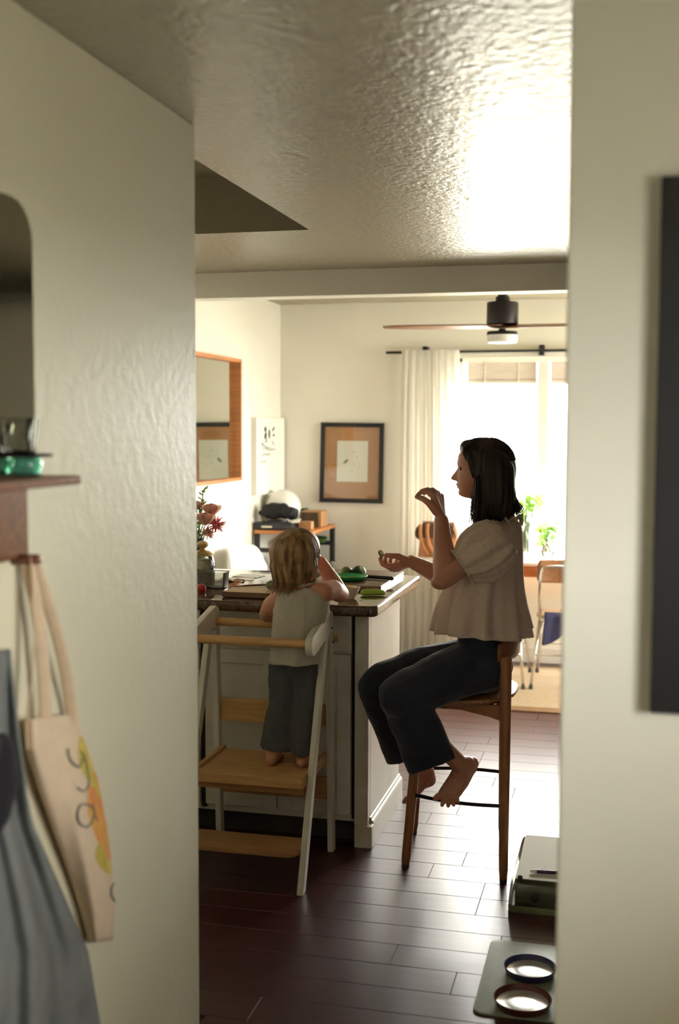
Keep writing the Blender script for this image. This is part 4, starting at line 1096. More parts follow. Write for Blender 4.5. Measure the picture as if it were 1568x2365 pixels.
tag(obj('small_box', MB().box((-2.065, 7.30, ctz), (-1.980, 7.37, ctz+0.052)), 'box_wood', bevel=0.003), 'small plain wooden box at the front of the cart', 'box')
tag(obj('teal_book', MB().box((-2.140, 7.60, ctz), (-2.108, 7.70, ctz+0.115)), 'teal_dark', bevel=0.002), 'dark teal book upright beside the wooden box', 'book')

# white shell chair beyond the counter
sc_ = thing('shell_armchair', 'white moulded shell armchair behind the counter', 'chair', (-2.0, 6.62, 0), rotz=0)
prof_ = [(0.22, 0.425), (0.18, 0.445), (0.08, 0.44), (-0.05, 0.425), (-0.15, 0.43), (-0.205, 0.48), (-0.24, 0.60), (-0.265, 0.73), (-0.285, 0.82), (-0.295, 0.845)]
pr_s = smooth_path([V((a, 0, b)) for a, b in prof_], 4); rows = []
for i, p in enumerate(pr_s):
    t = i/(len(pr_s)-1); row_ = []
    half = interp([(0, 0.20), (0.2, 0.235), (0.45, 0.25), (0.62, 0.245), (0.8, 0.20), (0.93, 0.15), (1, 0.09)], t)
    lift = interp([(0, 0.0), (0.12, 0.03), (0.3, 0.09), (0.5, 0.13), (0.62, 0.11), (0.75, 0.05), (1, 0.0)], t)
    fwd_ = interp([(0, 0), (0.5, 0.0), (0.7, 0.07), (0.85, 0.06), (1, 0.01)], t)
    for k in range(25):
        s = -1+2*k/24; e = abs(s)**3
        row_.append(V((p.x+fwd_*s*s, s*half*(1-0.0*e), p.z+lift*e)))
    rows.append(row_)
shl = obj('shell', MB().loft(rows, cap=False, closed=False), 'white_plastic', sc_, smooth=True, local=True)
z = shl.modifiers.new('thick', 'SOLIDIFY'); z.thickness = 0.006
for a, b in ((1, 1), (1, -1), (-1, 1), (-1, -1)):
    obj('leg', MB().tube([(0.10*a, 0.11*b, 0.425), (0.20*a, 0.20*b, 0.0)], [0.013, 0.009], 12), 'birch', sc_, smooth=True, local=True)
sc_.rotation_euler.z = -0.15

# rug below the table
RZ_ = 0.006
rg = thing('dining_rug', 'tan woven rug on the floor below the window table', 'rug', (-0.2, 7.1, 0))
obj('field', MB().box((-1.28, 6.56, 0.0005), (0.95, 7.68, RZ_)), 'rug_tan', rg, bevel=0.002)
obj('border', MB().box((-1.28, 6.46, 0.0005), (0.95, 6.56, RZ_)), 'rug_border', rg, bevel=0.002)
# dining table by the window
tb = thing('dining_table', 'pale-topped table with red-brown wooden apron below the window', 'table', (-0.35, 7.42, RZ_))
TX0, TX1, TY0, TY1 = -1.27, 0.55, 7.14, 7.70
obj('top', MB().prism(rounded_rect(TX0, TY0, TX1, TY1, 0.05, 0.728), (0, 0, 0.022)), 'table_top', tb, bevel=0.004, auto=0.8)
for q in ((TX0+0.05, TX1-0.05, TY0+0.012, TY0+0.032), (TX0+0.05, TX1-0.05, TY1-0.032, TY1-0.012), (TX0+0.03, TX0+0.05, TY0+0.032, TY1-0.032), (TX1-0.05, TX1-0.03, TY0+0.032, TY1-0.032)):
    obj('apron', MB().box((q[0], q[2], 0.660), (q[1], q[3], 0.728)), 'table_wood', tb, bevel=0.002)
for x in (-0.98, TX1-0.09):
    for y in (7.36, TY1-0.06):
        obj('leg', MB().tube([(x, y, 0.728), (x, y, RZ_)], [0.022, 0.015], 14), 'table_wood', tb, auto=0.8)

# tubular chairs drawn up to the table
def tube_chair():
    t = thing('tube_chair', 'chrome tube chair with brown plywood back, right of the seated woman', 'chair', group='chairs at the window table')
    rows = []
    for i in range(9):
        zz = 0.635+0.140*i/8; e = abs(i/4-1)**4; row_ = []
        for k in range(17):
            s = -1+2*k/16; row_.append(V((s*0.185*(1-0.10*e), -0.225+0.035*s*s*-1+0.035, zz)))
        rows.append(row_)
    b_ = obj('backrest', MB().loft(rows, cap=False, closed=False), 'plywood', t, smooth=True, local=True)
    z = b_.modifiers.new('t', 'SOLIDIFY'); z.thickness = 0.010
    rows = []
    for i in range(13):
        v_ = i/12; y = -0.19+0.37*v_; row_ = []
        for k in range(15):
            s = -1+2*k/14; zz = 0.432-0.012*(1-s*s)*math.sin(PI*v_)-0.02*max(0, (v_-0.85)/0.15)**2
            row_.append(V((s*0.19*(1-0.12*abs(2*v_-1)**4), y, zz)))
        rows.append(row_)
    s_ = obj('seat', MB().loft(rows, cap=False, closed=False), 'plywood_glare', t, smooth=True, local=True)
    z = s_.modifiers.new('t', 'SOLIDIFY'); z.thickness = 0.011
    bf = smooth_path([(-0.165, -0.15, 0.40), (-0.162, -0.235, 0.60), (-0.15, -0.243, 0.715), (-0.10, -0.243, 0.735), (0.10, -0.243, 0.735), (0.15, -0.243, 0.715), (0.162, -0.235, 0.60), (0.165, -0.15, 0.40)], 5)
    obj('back_frame', MB().tube(bf, 0.0095, 10), 'chrome', t, smooth=True, local=True)
    sf = [(-0.165, -0.16, 0.40), (-0.165, 0.15, 0.40), (-0.12, 0.17, 0.40), (0.12, 0.17, 0.40), (0.165, 0.15, 0.40), (0.165, -0.16, 0.40), (-0.165, -0.16, 0.40)]
    obj('seat_frame', MB().tube(sf, 0.009, 10), 'chrome', t, smooth=True, local=True)
    for x in (-1, 1):
        for y0_, y1_ in ((-0.16, -0.26), (0.15, 0.235)):
            l_ = obj('leg', MB().tube([(x*0.165, y0_, 0.40), (x*0.205, y1_, 0.012)], [0.0095, 0.0085], 10), 'chrome', t, smooth=True, local=True)
            obj('foot', MB().lathe([(0.012, 0), (0.013, 0.01), (0.010, 0.024)], (x*0.205, y1_, 0), 12), 'rubber_dark', l_, local=True)
    for y in (-0.215, 0.195):
        obj('stretcher', MB().tube([(-0.187, y, 0.20), (0.187, y, 0.20)], 0.006, 8), 'chrome', t, smooth=True, local=True)
    return t
c1 = tube_chair(); c1.location = (-0.335, 7.27, RZ_)
c2 = copy_tree(c1); c2.location = (-0.790, 7.26, RZ_)
c2['label'] = 'chrome tube chair mostly hidden behind the seated woman'
rows = []
for i in range(16):
    t = i/15
    r_ = []
    for k in range(15):
        u = k/14
        if t < 0.3: y_, z_ = 7.13-0.075*t/0.3, 0.4545
        else: y_, z_ = 7.052-0.004*math.sin(u*12), 0.4545-0.19*(t-0.3)/0.7*(0.75+0.25*math.cos(u*3))
        r_.append(V((-0.475+0.17*u+0.006*math.sin(t*5+u*4), y_-0.010*math.sin(u*11+t*3)*max(0, t-0.35), z_)))
    rows.append(r_)
cl2 = tag(obj('seat_cloth', MB().loft(rows, cap=False, closed=False), 'blue_cloth', smooth=True), 'dark blue cloth hanging off the right chair seat', 'cloth')
z = cl2.modifiers.new('t', 'SOLIDIFY'); z.thickness = 0.004

# leather bag on the table
bx = at(1012, 1285, Y=7.33)
bgt = thing('leather_bag', 'tan leather handbag on the table behind the raised hand', 'bag', (bx.x, 7.33, 0.75))
rings = []
for k in range(9):
    t = k/8; wx = 0.128-0.026*t+0.012*math.sin(PI*t); wy = 0.062*(1-t)+0.014*t+0.012*math.sin(PI*t)
    rings.append([V((bx.x+0.012*math.sin(3*t)+wx*math.copysign(abs(math.cos(q))**0.6, math.cos(q)), 7.33+wy*math.copysign(abs(math.sin(q))**0.7, math.sin(q)), 0.7505+0.215*t)) for q in [2*PI*j/28 for j in range(28)]])
obj('body', MB().loft(rings), 'leather', bgt, auto=0.9)
obj('flap', MB().loft([[V((bx.x+s*0.10, y, z_)) for s in (-1, -0.9, -0.5, 0, 0.5, 0.9, 1)] for y, z_ in ((7.345, 0.955), (7.33, 0.972), (7.308, 0.955), (7.288, 0.92), (7.272, 0.87))], cap=False, closed=False), 'leather_dark', bgt, smooth=True)
for dx in (-0.09, -0.045):
    obj('strap', MB().tube(smooth_path([(bx.x+dx-0.02, 7.30, 0.955), (bx.x+dx-0.015, 7.262, 0.90), (bx.x+dx, 7.255, 0.83), (bx.x+dx+0.035, 7.262, 0.765)], 5), 0.006, 8, sq=(1.8, 0.5)), 'leather', bgt, smooth=True)
obj('handle', MB().tube(smooth_path([(bx.x-0.07, 7.33, 0.955), (bx.x-0.125, 7.325, 0.93), (bx.x-0.135, 7.32, 0.88), (bx.x-0.10, 7.315, 0.86)], 6), 0.013, 10), 'leather_dark', bgt, smooth=True)
obj('zip', MB().tube(smooth_path([(bx.x+0.075, 7.31, 0.965), (bx.x+0.108, 7.30, 0.90), (bx.x+0.122, 7.30, 0.83)], 6), 0.006, 8), 'leather_dark', bgt, smooth=True)

# greenery in glass on the table
def leaf_quad(mb, p, d, n, L, Wd):
    d = d.normalized(); s = d.cross(n)
    if s.length < 1e-3: s = d.cross(V((1, 0, 0.2)))
    s.normalize()
    mb.add([p, p+d*L*0.5+s*Wd, p+d*L, p+d*L*0.5-s*Wd], [(0, 1, 2, 3)])
def bunch(name, label, base, hv, rv, blobs, leafm, seed, vase_m='thin_glass'):
    r = random.Random(seed)
    t = thing(name, label, 'plant', base)
    b = V(base)
    vs = obj('vase', MB().lathe([(rv*0.8, 0.0), (rv, 0.01), (rv*1.02, hv*0.5), (rv*0.8, hv*0.85), (rv*0.9, hv), (rv*0.85, hv), (rv*0.74, hv*0.85), (rv*0.94, hv*0.5), (rv*0.9, 0.016), (0.004, 0.014)], base, 24), vase_m, t, auto=0.8)
    stem = MB(); lf = MB()
    for (cx_, cy_, cz_, rad, n) in blobs:
        c_ = V((cx_, cy_, cz_))
        for k in range(n):
            d = V((r.gauss(0, 1), r.gauss(0, 1), r.gauss(0, 1))).normalized()*rad*r.random()**0.45
            tip = c_+V((d.x, d.y, d.z*0.85))
            if k % 5 == 0: stem.tube([b+V((r.uniform(-.6, .6)*rv, r.uniform(-.6, .6)*rv, 0.02)), b.lerp(c_, 0.6)+V((r.uniform(-.01, .01), 0, 0)), tip], 0.0014, 4)
            leaf_quad(lf, tip, V((r.gauss(0, 1), r.gauss(0, 1), r.gauss(0, .6))), V((r.gauss(0, 1), r.gauss(0, 1), 1)), r.uniform(.026, .046), r.uniform(.007, .014))
    obj('stems', stem, 'stem_green', t)
    o = obj('foliage', lf, leafm, t); o['kind'] = 'stuff'
p1 = at(1216, 1165, Y=7.55); p2 = at(1262, 1228, Y=7.55)
bunch('tall_greenery', 'tall bright green cuttings in glass behind the woman\'s shoulder', (p1.x-0.01, 7.55, 0.75), 0.22, 0.032, ((p1.x, 7.55, p1.z, 0.085, 150), (p1.x+0.045, 7.55, p1.z+0.03, 0.06, 60), (p1.x-0.03, 7.55, p1.z-0.09, 0.045, 40), (p1.x-0.01, 7.55, p1.z+0.16, 0.05, 14)), 'leaf_bright', 4)
bunch('small_greenery', 'low leafy sprigs in a small round glass near the window', (p2.x+0.01, 7.55, 0.75), 0.075, 0.042, ((p2.x, 7.55, p2.z, 0.075, 110), (p2.x+0.06, 7.55, p2.z+0.02, 0.045, 30), (p2.x-0.03, 7.55, p2.z-0.06, 0.035, 25)), 'leaf_mid', 9)

# ================================================================== ON THE COUNTER
def on(px, py, z=CT): return at(px, py, Z=z)
# vase with flowers
fb = V((-1.795, 4.74, CT))
vz = thing('flower_vase', 'dark glass vase of flowers at the left end of the counter', 'vase', fb)
obj('body', MB().lathe([(0.034, 0), (0.040, 0.006), (0.042, 0.06), (0.036, 0.12), (0.030, 0.155), (0.034, 0.165), (0.030, 0.163), (0.026, 0.15), (0.030, 0.02), (0.003, 0.018)], fb, 26), 'teal_dark', vz, auto=0.8)
def flower(name, label, head, r, m, kind, seed, parent_z=0.13):
    q = random.Random(seed); t = thing(name, label, 'flower', (fb.x, fb.y, CT+0.03), group='flowers in the counter vase')
    h_ = V(head); s0 = fb+V((q.uniform(-.012, .012), q.uniform(-.012, .012), 0.03))
    obj('stem', MB().tube(smooth_path([s0, fb+V(((h_.x-fb.x)*0.25, (h_.y-fb.y)*0.25, 0.16)), h_], 5), 0.0022, 6), 'stem_green', t)
    b = MB()
    if kind == 'rose':
        b.ell(h_, (r*0.78, r*0.78, r*0.80), 14, 10)
        for layer, n, tilt in ((1.0, 5, 0.05), (1.35, 6, 0.25), (1.6, 7, 0.5)):
            for k in range(n):
                a = 2*PI*k/n+layer*5; d = V((math.cos(a), math.sin(a), 0)); up = (V((0, 0, 1))*math.cos(tilt)+d*math.sin(tilt))
                p = h_+d*r*0.42*layer+V((0, 0, -r*0.45)); s = d.cross(V((0, 0, 1)))*r*0.55
                b.add([p-s*0.5, p+s*0.5, p+up*r*0.7+s+d*r*0.15, p+up*r*1.15+s*0.45, p+up*r*1.15-s*0.45, p+up*r*0.7-s+d*r*0.15], [(0, 1, 2, 3, 4, 5)])
    elif kind == 'spiky':
        for k in range(46):
            d = V((q.gauss(0, 1), q.gauss(0, 1), q.gauss(0.2, 1))).normalized()
            b.tube([h_, h_+d*r*q.uniform(0.8, 1.3)], [r*0.16, r*0.05], 5)
    else:
        for k in range(12):
            z_ = h_.z-0.10+0.11*k/11; a = k*2.4; p = fb.lerp(h_, (z_-fb.z)/(h_.z-fb.z)); p.z = z_
            leaf_quad(b, p, V((math.cos(a), math.sin(a), 0.7)), V((0, 0, 1)), r*q.uniform(0.7, 1.1), r*0.24)
    obj('head' if kind != 'leaf' else 'leaves', b, m, t, smooth=(kind != 'leaf'))
F_ = lambda px, py, Y=4.74: at(px, py, Y=Y)
flower('peach_rose', 'highest peach rose at the right of the vase', F_(488, 1177), 0.034, 'petal_peach', 'rose', 1)
flower('peach_rose', 'peach rose nearest the middle of the bouquet', F_(474, 1198, 4.70), 0.035, 'petal_peach', 'rose', 2)
flower('peach_rose', 'small peach rose beside the leafy sprig', F_(455, 1167), 0.024, 'petal_peach', 'rose', 3)
flower('pink_bloom', 'spiky pink bloom at the right side of the bouquet', F_(500, 1212), 0.034, 'petal_pink', 'spiky', 4)
flower('drooping_bloom', 'drooping peach bloom lowest in the bouquet', F_(480, 1231, 4.72), 0.026, 'petal_peach', 'spiky', 5)
flower('orange_bloom', 'small orange bloom between the roses', F_(492, 1200, 4.75), 0.018, 'petal_orange', 'spiky', 6)
flower('leafy_sprig', 'tall dark green leafy sprig rising above the roses', F_(469, 1140), 0.042, 'leaf', 'leaf', 7)
flower('leafy_sprig', 'short dark leafy sprig against the hall wall edge', F_(450, 1185), 0.045, 'leaf', 'leaf', 8)
flower('leafy_sprig', 'dark leafy sprig low under the bouquet', F_(460, 1215), 0.050, 'leaf', 'leaf', 12)
# storage jar
jb = V((-1.690, 4.53, CT))
jr = thing('glass_jar', 'glass jar of dried herbs with patterned domed lid', 'jar', jb)
obj('glass', MB().lathe([(0.044, 0), (0.050, 0.006), (0.051, 0.09), (0.046, 0.108), (0.040, 0.118), (0.038, 0.118), (0.044, 0.106), (0.048, 0.09), (0.047, 0.01), (0.002, 0.008)], jb, 28), 'thin_glass', jr, auto=0.8)
obj('contents', MB().lathe([(0.044, 0.011), (0.0455, 0.06), (0.044, 0.098), (0.03, 0.104), (0.004, 0.106)], jb, 24), 'dried_food', jr, smooth=True)
obj('lid', MB().lathe([(0.043, 0.118), (0.044, 0.124), (0.030, 0.136), (0.014, 0.140), (0.010, 0.146), (0.022, 0.156), (0.024, 0.166), (0.016, 0.176), (0.003, 0.178)], jb, 24), 'gold_lid', jr, auto=0.8)
# clear container and strawberries
cb_ = thing('plastic_tub', 'clear plastic tub with open top near the strawberries', 'container', (-1.61, 4.47, CT))
def open_box(x0, y0, x1, y1, z0, h, th, r, rim=0.004):
    m_ = MB(); rs_ = []
    for dz, ins in ((0, 0.006), (0.004, 0.001), (h-0.004, -0.004), (h, -0.004-rim), (h, -0.004+th), (0.004+th, 0.001+th), (th, 0.006+th)):
        rs_.append(rounded_rect(x0+ins, y0+ins, x1-ins, y1-ins, r, z0+dz))
    return m_.loft(rs_)
obj('tub', open_box(-1.715, 4.40, -1.555, 4.53-0.055, CT, 0.066, 0.0015, 0.02), 'thin_plastic', cb_, auto=0.8)
def berry(label, p, ang):
    t = thing('strawberry', label, 'strawberry', p, group='strawberries on the counter')
    p = V(p); d = V((math.cos(ang), math.sin(ang), 0.35)).normalized(); rings = []
    u = d.cross(V((0, 0, 1))).normalized(); w_ = d.cross(u)
    for k in range(11):
        s = k/10; r = 0.0185*math.sin(PI*(0.06+0.94*s)**0.62)+0.0005
        rings.append([p+V((0, 0, 0.0185))+d*(0.018-0.036*s)*-1+(u*math.cos(q)+w_*math.sin(q))*r for q in [2*PI*j/14 for j in range(14)]])
    obj('fruit', MB().loft(rings), 'strawberry', t, smooth=True)
    cal = MB(); c_ = p+V((0, 0, 0.0185))-d*0.017
    for k in range(6):
        a = 2*PI*k/6; leaf_quad(cal, c_, (u*math.cos(a)+w_*math.sin(a))-d*0.3, d, 0.014, 0.004)
    obj('calyx', cal, 'leaf_mid', t)
berry('red strawberry closest to the hall wall edge', on(448, 1366), 2.5); berry('red strawberry at the right, in front of the tub', on(468, 1369), -0.6)
# sheets of paper and a kraft scrap
for i, (px, py, a, w_, l_, m, lb) in enumerate(((548, 1338, 0.3, 0.10, 0.14, 'paper_warm', 'printed paper sheet lying behind the tub'), (575, 1331, -0.2, 0.09, 0.12, 'paper', 'white paper sheet lying beside the printed one'))):
    c_ = on(px, py); ux = V((math.cos(a), math.sin(a), 0)); uy = V((-math.sin(a), math.cos(a), 0))
    tag(obj('paper_sheet', MB().obox(c_+V((0, 0, 0.0012+0.001*i)), ux*l_/2, uy*w_/2, V((0, 0, 0.0008))), m), lb, 'paper')
sp_ = on(542, 1343)
tag(obj('kraft_scrap', MB().loft([[sp_+V((-0.04+0.08*k/6, -0.02+0.04*j/4, 0.004+0.008*math.sin(k*1.1+j))) for k in range(7)] for j in range(5)], cap=False, closed=False), 'box_wood', smooth=True), 'curled brown paper scrap on the counter', 'paper')
# light chopping board with a wooden-handled knife
b1 = thing('chopping_board', 'pale wooden chopping board in front of the toddler\'s left arm', 'chopping board', (-1.34, 4.28, CT))
obj('board', MB().prism(rounded_rect(-1.485, 4.19, -1.155, 4.39, 0.012, CT+0.004), (0, 0, 0.020)), 'board_light', b1, bevel=0.003, auto=0.9)
obj('edge_band', MB().prism(rounded_rect(-1.486, 4.187, -1.154, 4.1895, 0.001, CT+0.004), (0, 0, 0.019)), 'board_dark', b1)
for x in (-1.46, -1.18):
    for y in (4.21, 4.37): obj('foot', MB().lathe([(0.008, 0), (0.008, 0.005)], (x, y, CT), 10), 'rubber_dark', b1)
k1 = on(562, 1353, CT+0.030); k2 = on(618, 1350, CT+0.030)
kf = thing('wooden_spoon', 'slim wooden utensil lying across the pale chopping board', 'utensil', (k1+k2)/2-V((0, 0, 0.006)))
obj('handle', MB().tube([k1, k1.lerp(k2, 0.5), k2], [0.0045, 0.005, 0.006], 10, sq=(1.4, 0.8)), 'walnut', kf, smooth=True)
obj('tip', MB().bar(k1, k1+(k1-k2).normalized()*0.03+V((0, -0.015, 0)), 0.012, 0.004), 'walnut_red', kf, bevel=0.001)
cu1 = on(624, 1362, CT+0.024)
ck = thing('cucumber', 'green cucumber piece at the edge of the pale board', 'cucumber', cu1)
obj('skin', MB().tube([cu1+V((0, 0, 0.018)), cu1+V((0.02, 0.035, 0.018)), cu1+V((0.045, 0.075, 0.018))], [0.017, 0.018, 0.017], 16, roundcap=True), 'lime_skin', ck, smooth=True)
# dark board
b2 = thing('chopping_board', 'dark wooden chopping board under the green plate', 'chopping board', (-1.09, 4.75, CT))
obj('board', MB().prism(rounded_rect(-1.245, 4.50, -0.937, 5.00, 0.010, CT), (0, 0, 0.022)), 'board_dark', b2, bevel=0.003, auto=0.9)
BT = CT+0.022
gp = on(806, 1340, BT); 
pl = thing('green_plate', 'bright green plastic plate on the dark chopping board', 'plate', gp)
obj('dish', MB().lathe([(0.045, 0), (0.060, 0.003), (0.073, 0.014), (0.076, 0.019), (0.074, 0.0205), (0.068, 0.016), (0.056, 0.007), (0.003, 0.005)], gp, 40), 'green_plastic', pl, auto=0.9)
cr2 = MB(); q = random.Random(8)
for k in range(26):
    a, r = q.uniform(0, 2*PI), 0.045*math.sqrt(q.random()); cr2.ell(gp+V((r*math.cos(a), r*math.sin(a), 0.0085)), (0.004, 0.003, 0.0022), 6, 4)
o = tag(obj('crumbs', cr2, 'grain_food', smooth=True), 'small food crumbs scattered on the green plate', 'crumbs', kind='stuff')
for i, (px, py, r, m, lb) in enumerate(((800, 1329, 0.022, 'lime_skin', 'green lime at the left behind the plate'), (812, 1330, 0.016, 'avocado_skin', 'small dark green fruit between the lime and avocado'), (829, 1329, 0.024, 'avocado_skin', 'dark bumpy avocado at the right behind the plate'))):
    c_ = on(px, py, BT)
    t = thing('green_fruit', lb, 'fruit', c_)
    obj('flesh', MB().ell(c_+V((0, 0, r*0.86)), (r*1.12, r, r*0.87), 20, 14), m, t, smooth=True)
    obj('stalk', MB().tube([c_+V((r*1.0, 0, r*0.95)), c_+V((r*1.2, 0, r*1.0))], 0.002, 6), 'stem_green', t)
s0 = on(842, 1335, BT)
spn = thing('steel_spoon', 'shiny steel spoon leaning on the avocado', 'spoon', s0)
obj('bowl', MB().ell(s0+V((-0.010, 0.012, 0.030)), (0.010, 0.007, 0.019), 16, 10, Euler((0.2, -0.5, 0)).to_matrix()), 'steel', spn, smooth=True)
obj('handle', MB().tube([s0+V((-0.002, 0.008, 0.016)), s0+V((0.006, 0.0, 0.003)), s0+V((0.018, -0.02, 0.003))], [0.003, 0.0028, 0.003], 8, sq=(1.4, 0.7)), 'steel', spn, smooth=True)
ka, kb_ = on(849, 1337, BT), on(904, 1341, BT)
kn_ = thing('kitchen_knife', 'kitchen knife with dark riveted handle beside the green plate', 'knife', (ka+kb_)/2)
kd_ = (kb_-ka).normalized(); U = V((0, 0, 1))
hl_ = MB().tube([ka+U*0.010, ka.lerp(kb_, 0.3)+U*0.010, ka.lerp(kb_, 0.75)+U*0.010, kb_+U*0.009], [0.009, 0.0095, 0.009, 0.0105], 12, sq=(1.1, 0.85), roundcap=True)
kh = obj('handle', hl_, 'black_plastic', kn_, smooth=True)
for t in (0.2, 0.5, 0.8):
    obj('rivet', MB().lathe([(0.0025, 0), (0.0022, 0.0012)], ka.lerp(kb_, t)+U*0.0175, 8), 'steel', kh)
sd_ = kd_.cross(U)
obj('blade', MB().prism([ka+U*0.006-sd_*0.008, ka+U*0.006+sd_*0.014, ka-kd_*0.05+U*0.002+sd_*0.012, ka-kd_*0.085+U*0.002-sd_*0.006, ka-kd_*0.02+U*0.006-sd_*0.010], (0, 0, 0.0016)), 'steel', kn_)
# peeler with a lime handle
pa, pb = on(839, 1376, CT), on(884, 1376, CT)
pe = thing('vegetable_peeler', 'peeler with lime green ribbed handle at the counter corner', 'peeler', (pa+pb)/2)
obj('handle', MB().tube([pa+U*0.0125, pa.lerp(pb, 0.2)+U*0.0135, pa.lerp(pb, 0.7)+U*0.0135, pb+U*0.0115], [0.0115, 0.0132, 0.0130, 0.0098], 16, roundcap=True), 'lime_plastic', pe, smooth=True)
obj('blade', MB().bar(pb+U*0.011, pb+(pb-pa).normalized()*0.022+U*0.009, 0.008, 0.003), 'steel', pe)
pel = on(827, 1386)
tag(obj('green_sliver', MB().loft([[pel+V((-0.018+0.036*k/8, -0.006+0.012*j, 0.001+0.0018*math.sin(k*1.2))) for k in range(9)] for j in range(2)], cap=False, closed=False), 'green_plastic', smooth=True), 'thin green strip lying flat on the counter', 'sliver')  # flat strip in the same green as the plate
# bowl of food at the toddler's elbow
bw = on(806, 1382)
bo = thing('small_bowl', 'small pale bowl of grains at the toddler\'s elbow', 'bowl', bw)
obj('dish', MB().lathe([(0.020, 0), (0.022, 0.004), (0.034, 0.022), (0.040, 0.040), (0.0425, 0.044), (0.039, 0.043), (0.032, 0.024), (0.02, 0.008), (0.002, 0.006)], bw, 28), 'paper_warm', bo, auto=0.9)
go = tag(obj('grain_heap', MB().lathe([(0.033, 0.026), (0.037, 0.036), (0.028, 0.043), (0.012, 0.047), (0.002, 0.048)], bw, 24), 'grain_food', smooth=True), 'brown grains heaped in the small bowl', 'grains', kind='stuff')
# crumpled paper cup beyond the toddler's hand
pcp = on(756, 1345); rings = []
for r, z_ in ((0.022, 0), (0.024, 0.006), (0.026, 0.04), (0.029, 0.070), (0.033, 0.082), (0.030, 0.083), (0.026, 0.066), (0.022, 0.01)):
    rings.append([pcp+V((r*math.cos(a)*(1+0.10*math.sin(5*a+z_*30)), r*math.sin(a)*(1+0.10*math.sin(5*a+z_*30)), z_+(0.004*math.sin(7*a) if z_ > 0.06 else 0))) for a in [2*PI*k/28 for k in range(28)]])
tag(obj('paper_cup', MB().loft(rings), 'paper', smooth=True), 'white crinkled paper cup beyond the toddler\'s raised hand', 'cup')
# slice held in the woman's far hand
sl = at(879.5, 1277.5, Y=4.302)
hs_ = thing('cucumber_slice', 'green cucumber slice held in the woman\'s far fingertips', 'cucumber', sl)
obj('flesh', MB().lathe([(0.0095, -0.004), (0.0105, 0), (0.0095, 0.004)], sl, 18, (0.7, -0.4, 0.5)), 'cucumber_flesh', hs_, auto=0.8)
obj('rind', MB().lathe([(0.0100, -0.0035), (0.0118, -0.003), (0.0118, 0.003), (0.0100, 0.0035)], sl, 18, (0.7, -0.4, 0.5)), 'lime_skin', hs_, auto=0.8)

# ================================================================== HALLWAY WALL
def hw_(px, py, d=0.0): return at(px, py, X=HALLX+d)
e0 = hw_(48, 1097).y
shz = hw_(48, 1095).z
sf_ = thing('wall_shelf', 'brown wooden hallway shelf with hook panel and pegs', 'shelf', (HALLX, e0-0.3, shz-0.2))
tip = at(190, 1091, Y=e0)
obj('board', MB().box((HALLX, e0-0.75, shz-0.016), (tip.x, e0, shz)), 'walnut', sf_, bevel=0.005)
pz0 = hw_(48, 1286).z
obj('back_panel', MB().box((HALLX, e0-0.75, pz0), (HALLX+0.016, e0-0.003, shz-0.016)), 'walnut', sf_, bevel=0.003)
for dy in (0.035, 0.30, 0.56):
    pg = MB().lathe([(0.010, 0), (0.009, 0.03), (0.0095, 0.048), (0.008, 0.053)], (HALLX+0.001, e0-dy, pz0-0.002), 14, (1, 0, 0.05))
    obj('peg', pg, 'walnut_red', sf_, smooth=True)
# rounded mirror standing on the shelf
myr = hw_(65, 700).y; mzt = hw_(60, 470, 0.0).z
pts = [V((HALLX+0.004, y, z_)) for _, y, z_ in [tuple(p) for p in [V((0, p.x, p.y)) for p in rounded_rect(myr-0.62, shz+0.001, myr, mzt, (0.004, 0.004, 0.07, 0.07), 0)]]]
mo = thing('arched_mirror', 'round-cornered mirror standing on the hallway shelf', 'mirror', (HALLX, myr-0.3, shz))
obj('pane', MB().prism(pts, (0.006, 0, 0)), 'old_mirror', mo)
pts2 = [V((HALLX+0.001, p.y*1.0, p.z)) for p in pts]
obj('backing', MB().prism(pts2, (0.0028, 0, 0)), 'black_frame', mo)
# glassware on the shelf
g1 = V((HALLX+0.040, e0-0.055, shz))
tg_ = thing('glass_stand', 'teal glass dish with dark rim plate on the hallway shelf', 'glass dish', g1)
obj('dish', MB().lathe([(0.020, 0), (0.026, 0.004), (0.030, 0.02), (0.026, 0.031), (0.024, 0.031), (0.027, 0.02), (0.022, 0.006), (0.002, 0.004)], g1, 24), 'green_glass', tg_, auto=0.9)
obj('rim_plate', MB().lathe([(0.02, 0.0315), (0.046, 0.0335), (0.048, 0.036), (0.046, 0.0385), (0.003, 0.0375)], g1, 30), 'dark_metal', tg_, auto=0.9)
g2 = g1+V((-0.006, -0.006, 0.0385))
tj = thing('glass_tumbler', 'clear square glass tumbler above the teal dish', 'glass', g2)
obj('glass', open_box(g2.x-0.024, g2.y-0.024, g2.x+0.024, g2.y+0.024, g2.z, 0.062, 0.003, 0.006, 0.001), 'thin_glass', tj, auto=0.8)
obj('water', MB().box((g2.x-0.018, g2.y-0.018, g2.z+0.008), (g2.x+0.018, g2.y+0.018, g2.z+0.035)), 'thin_plastic', tj)

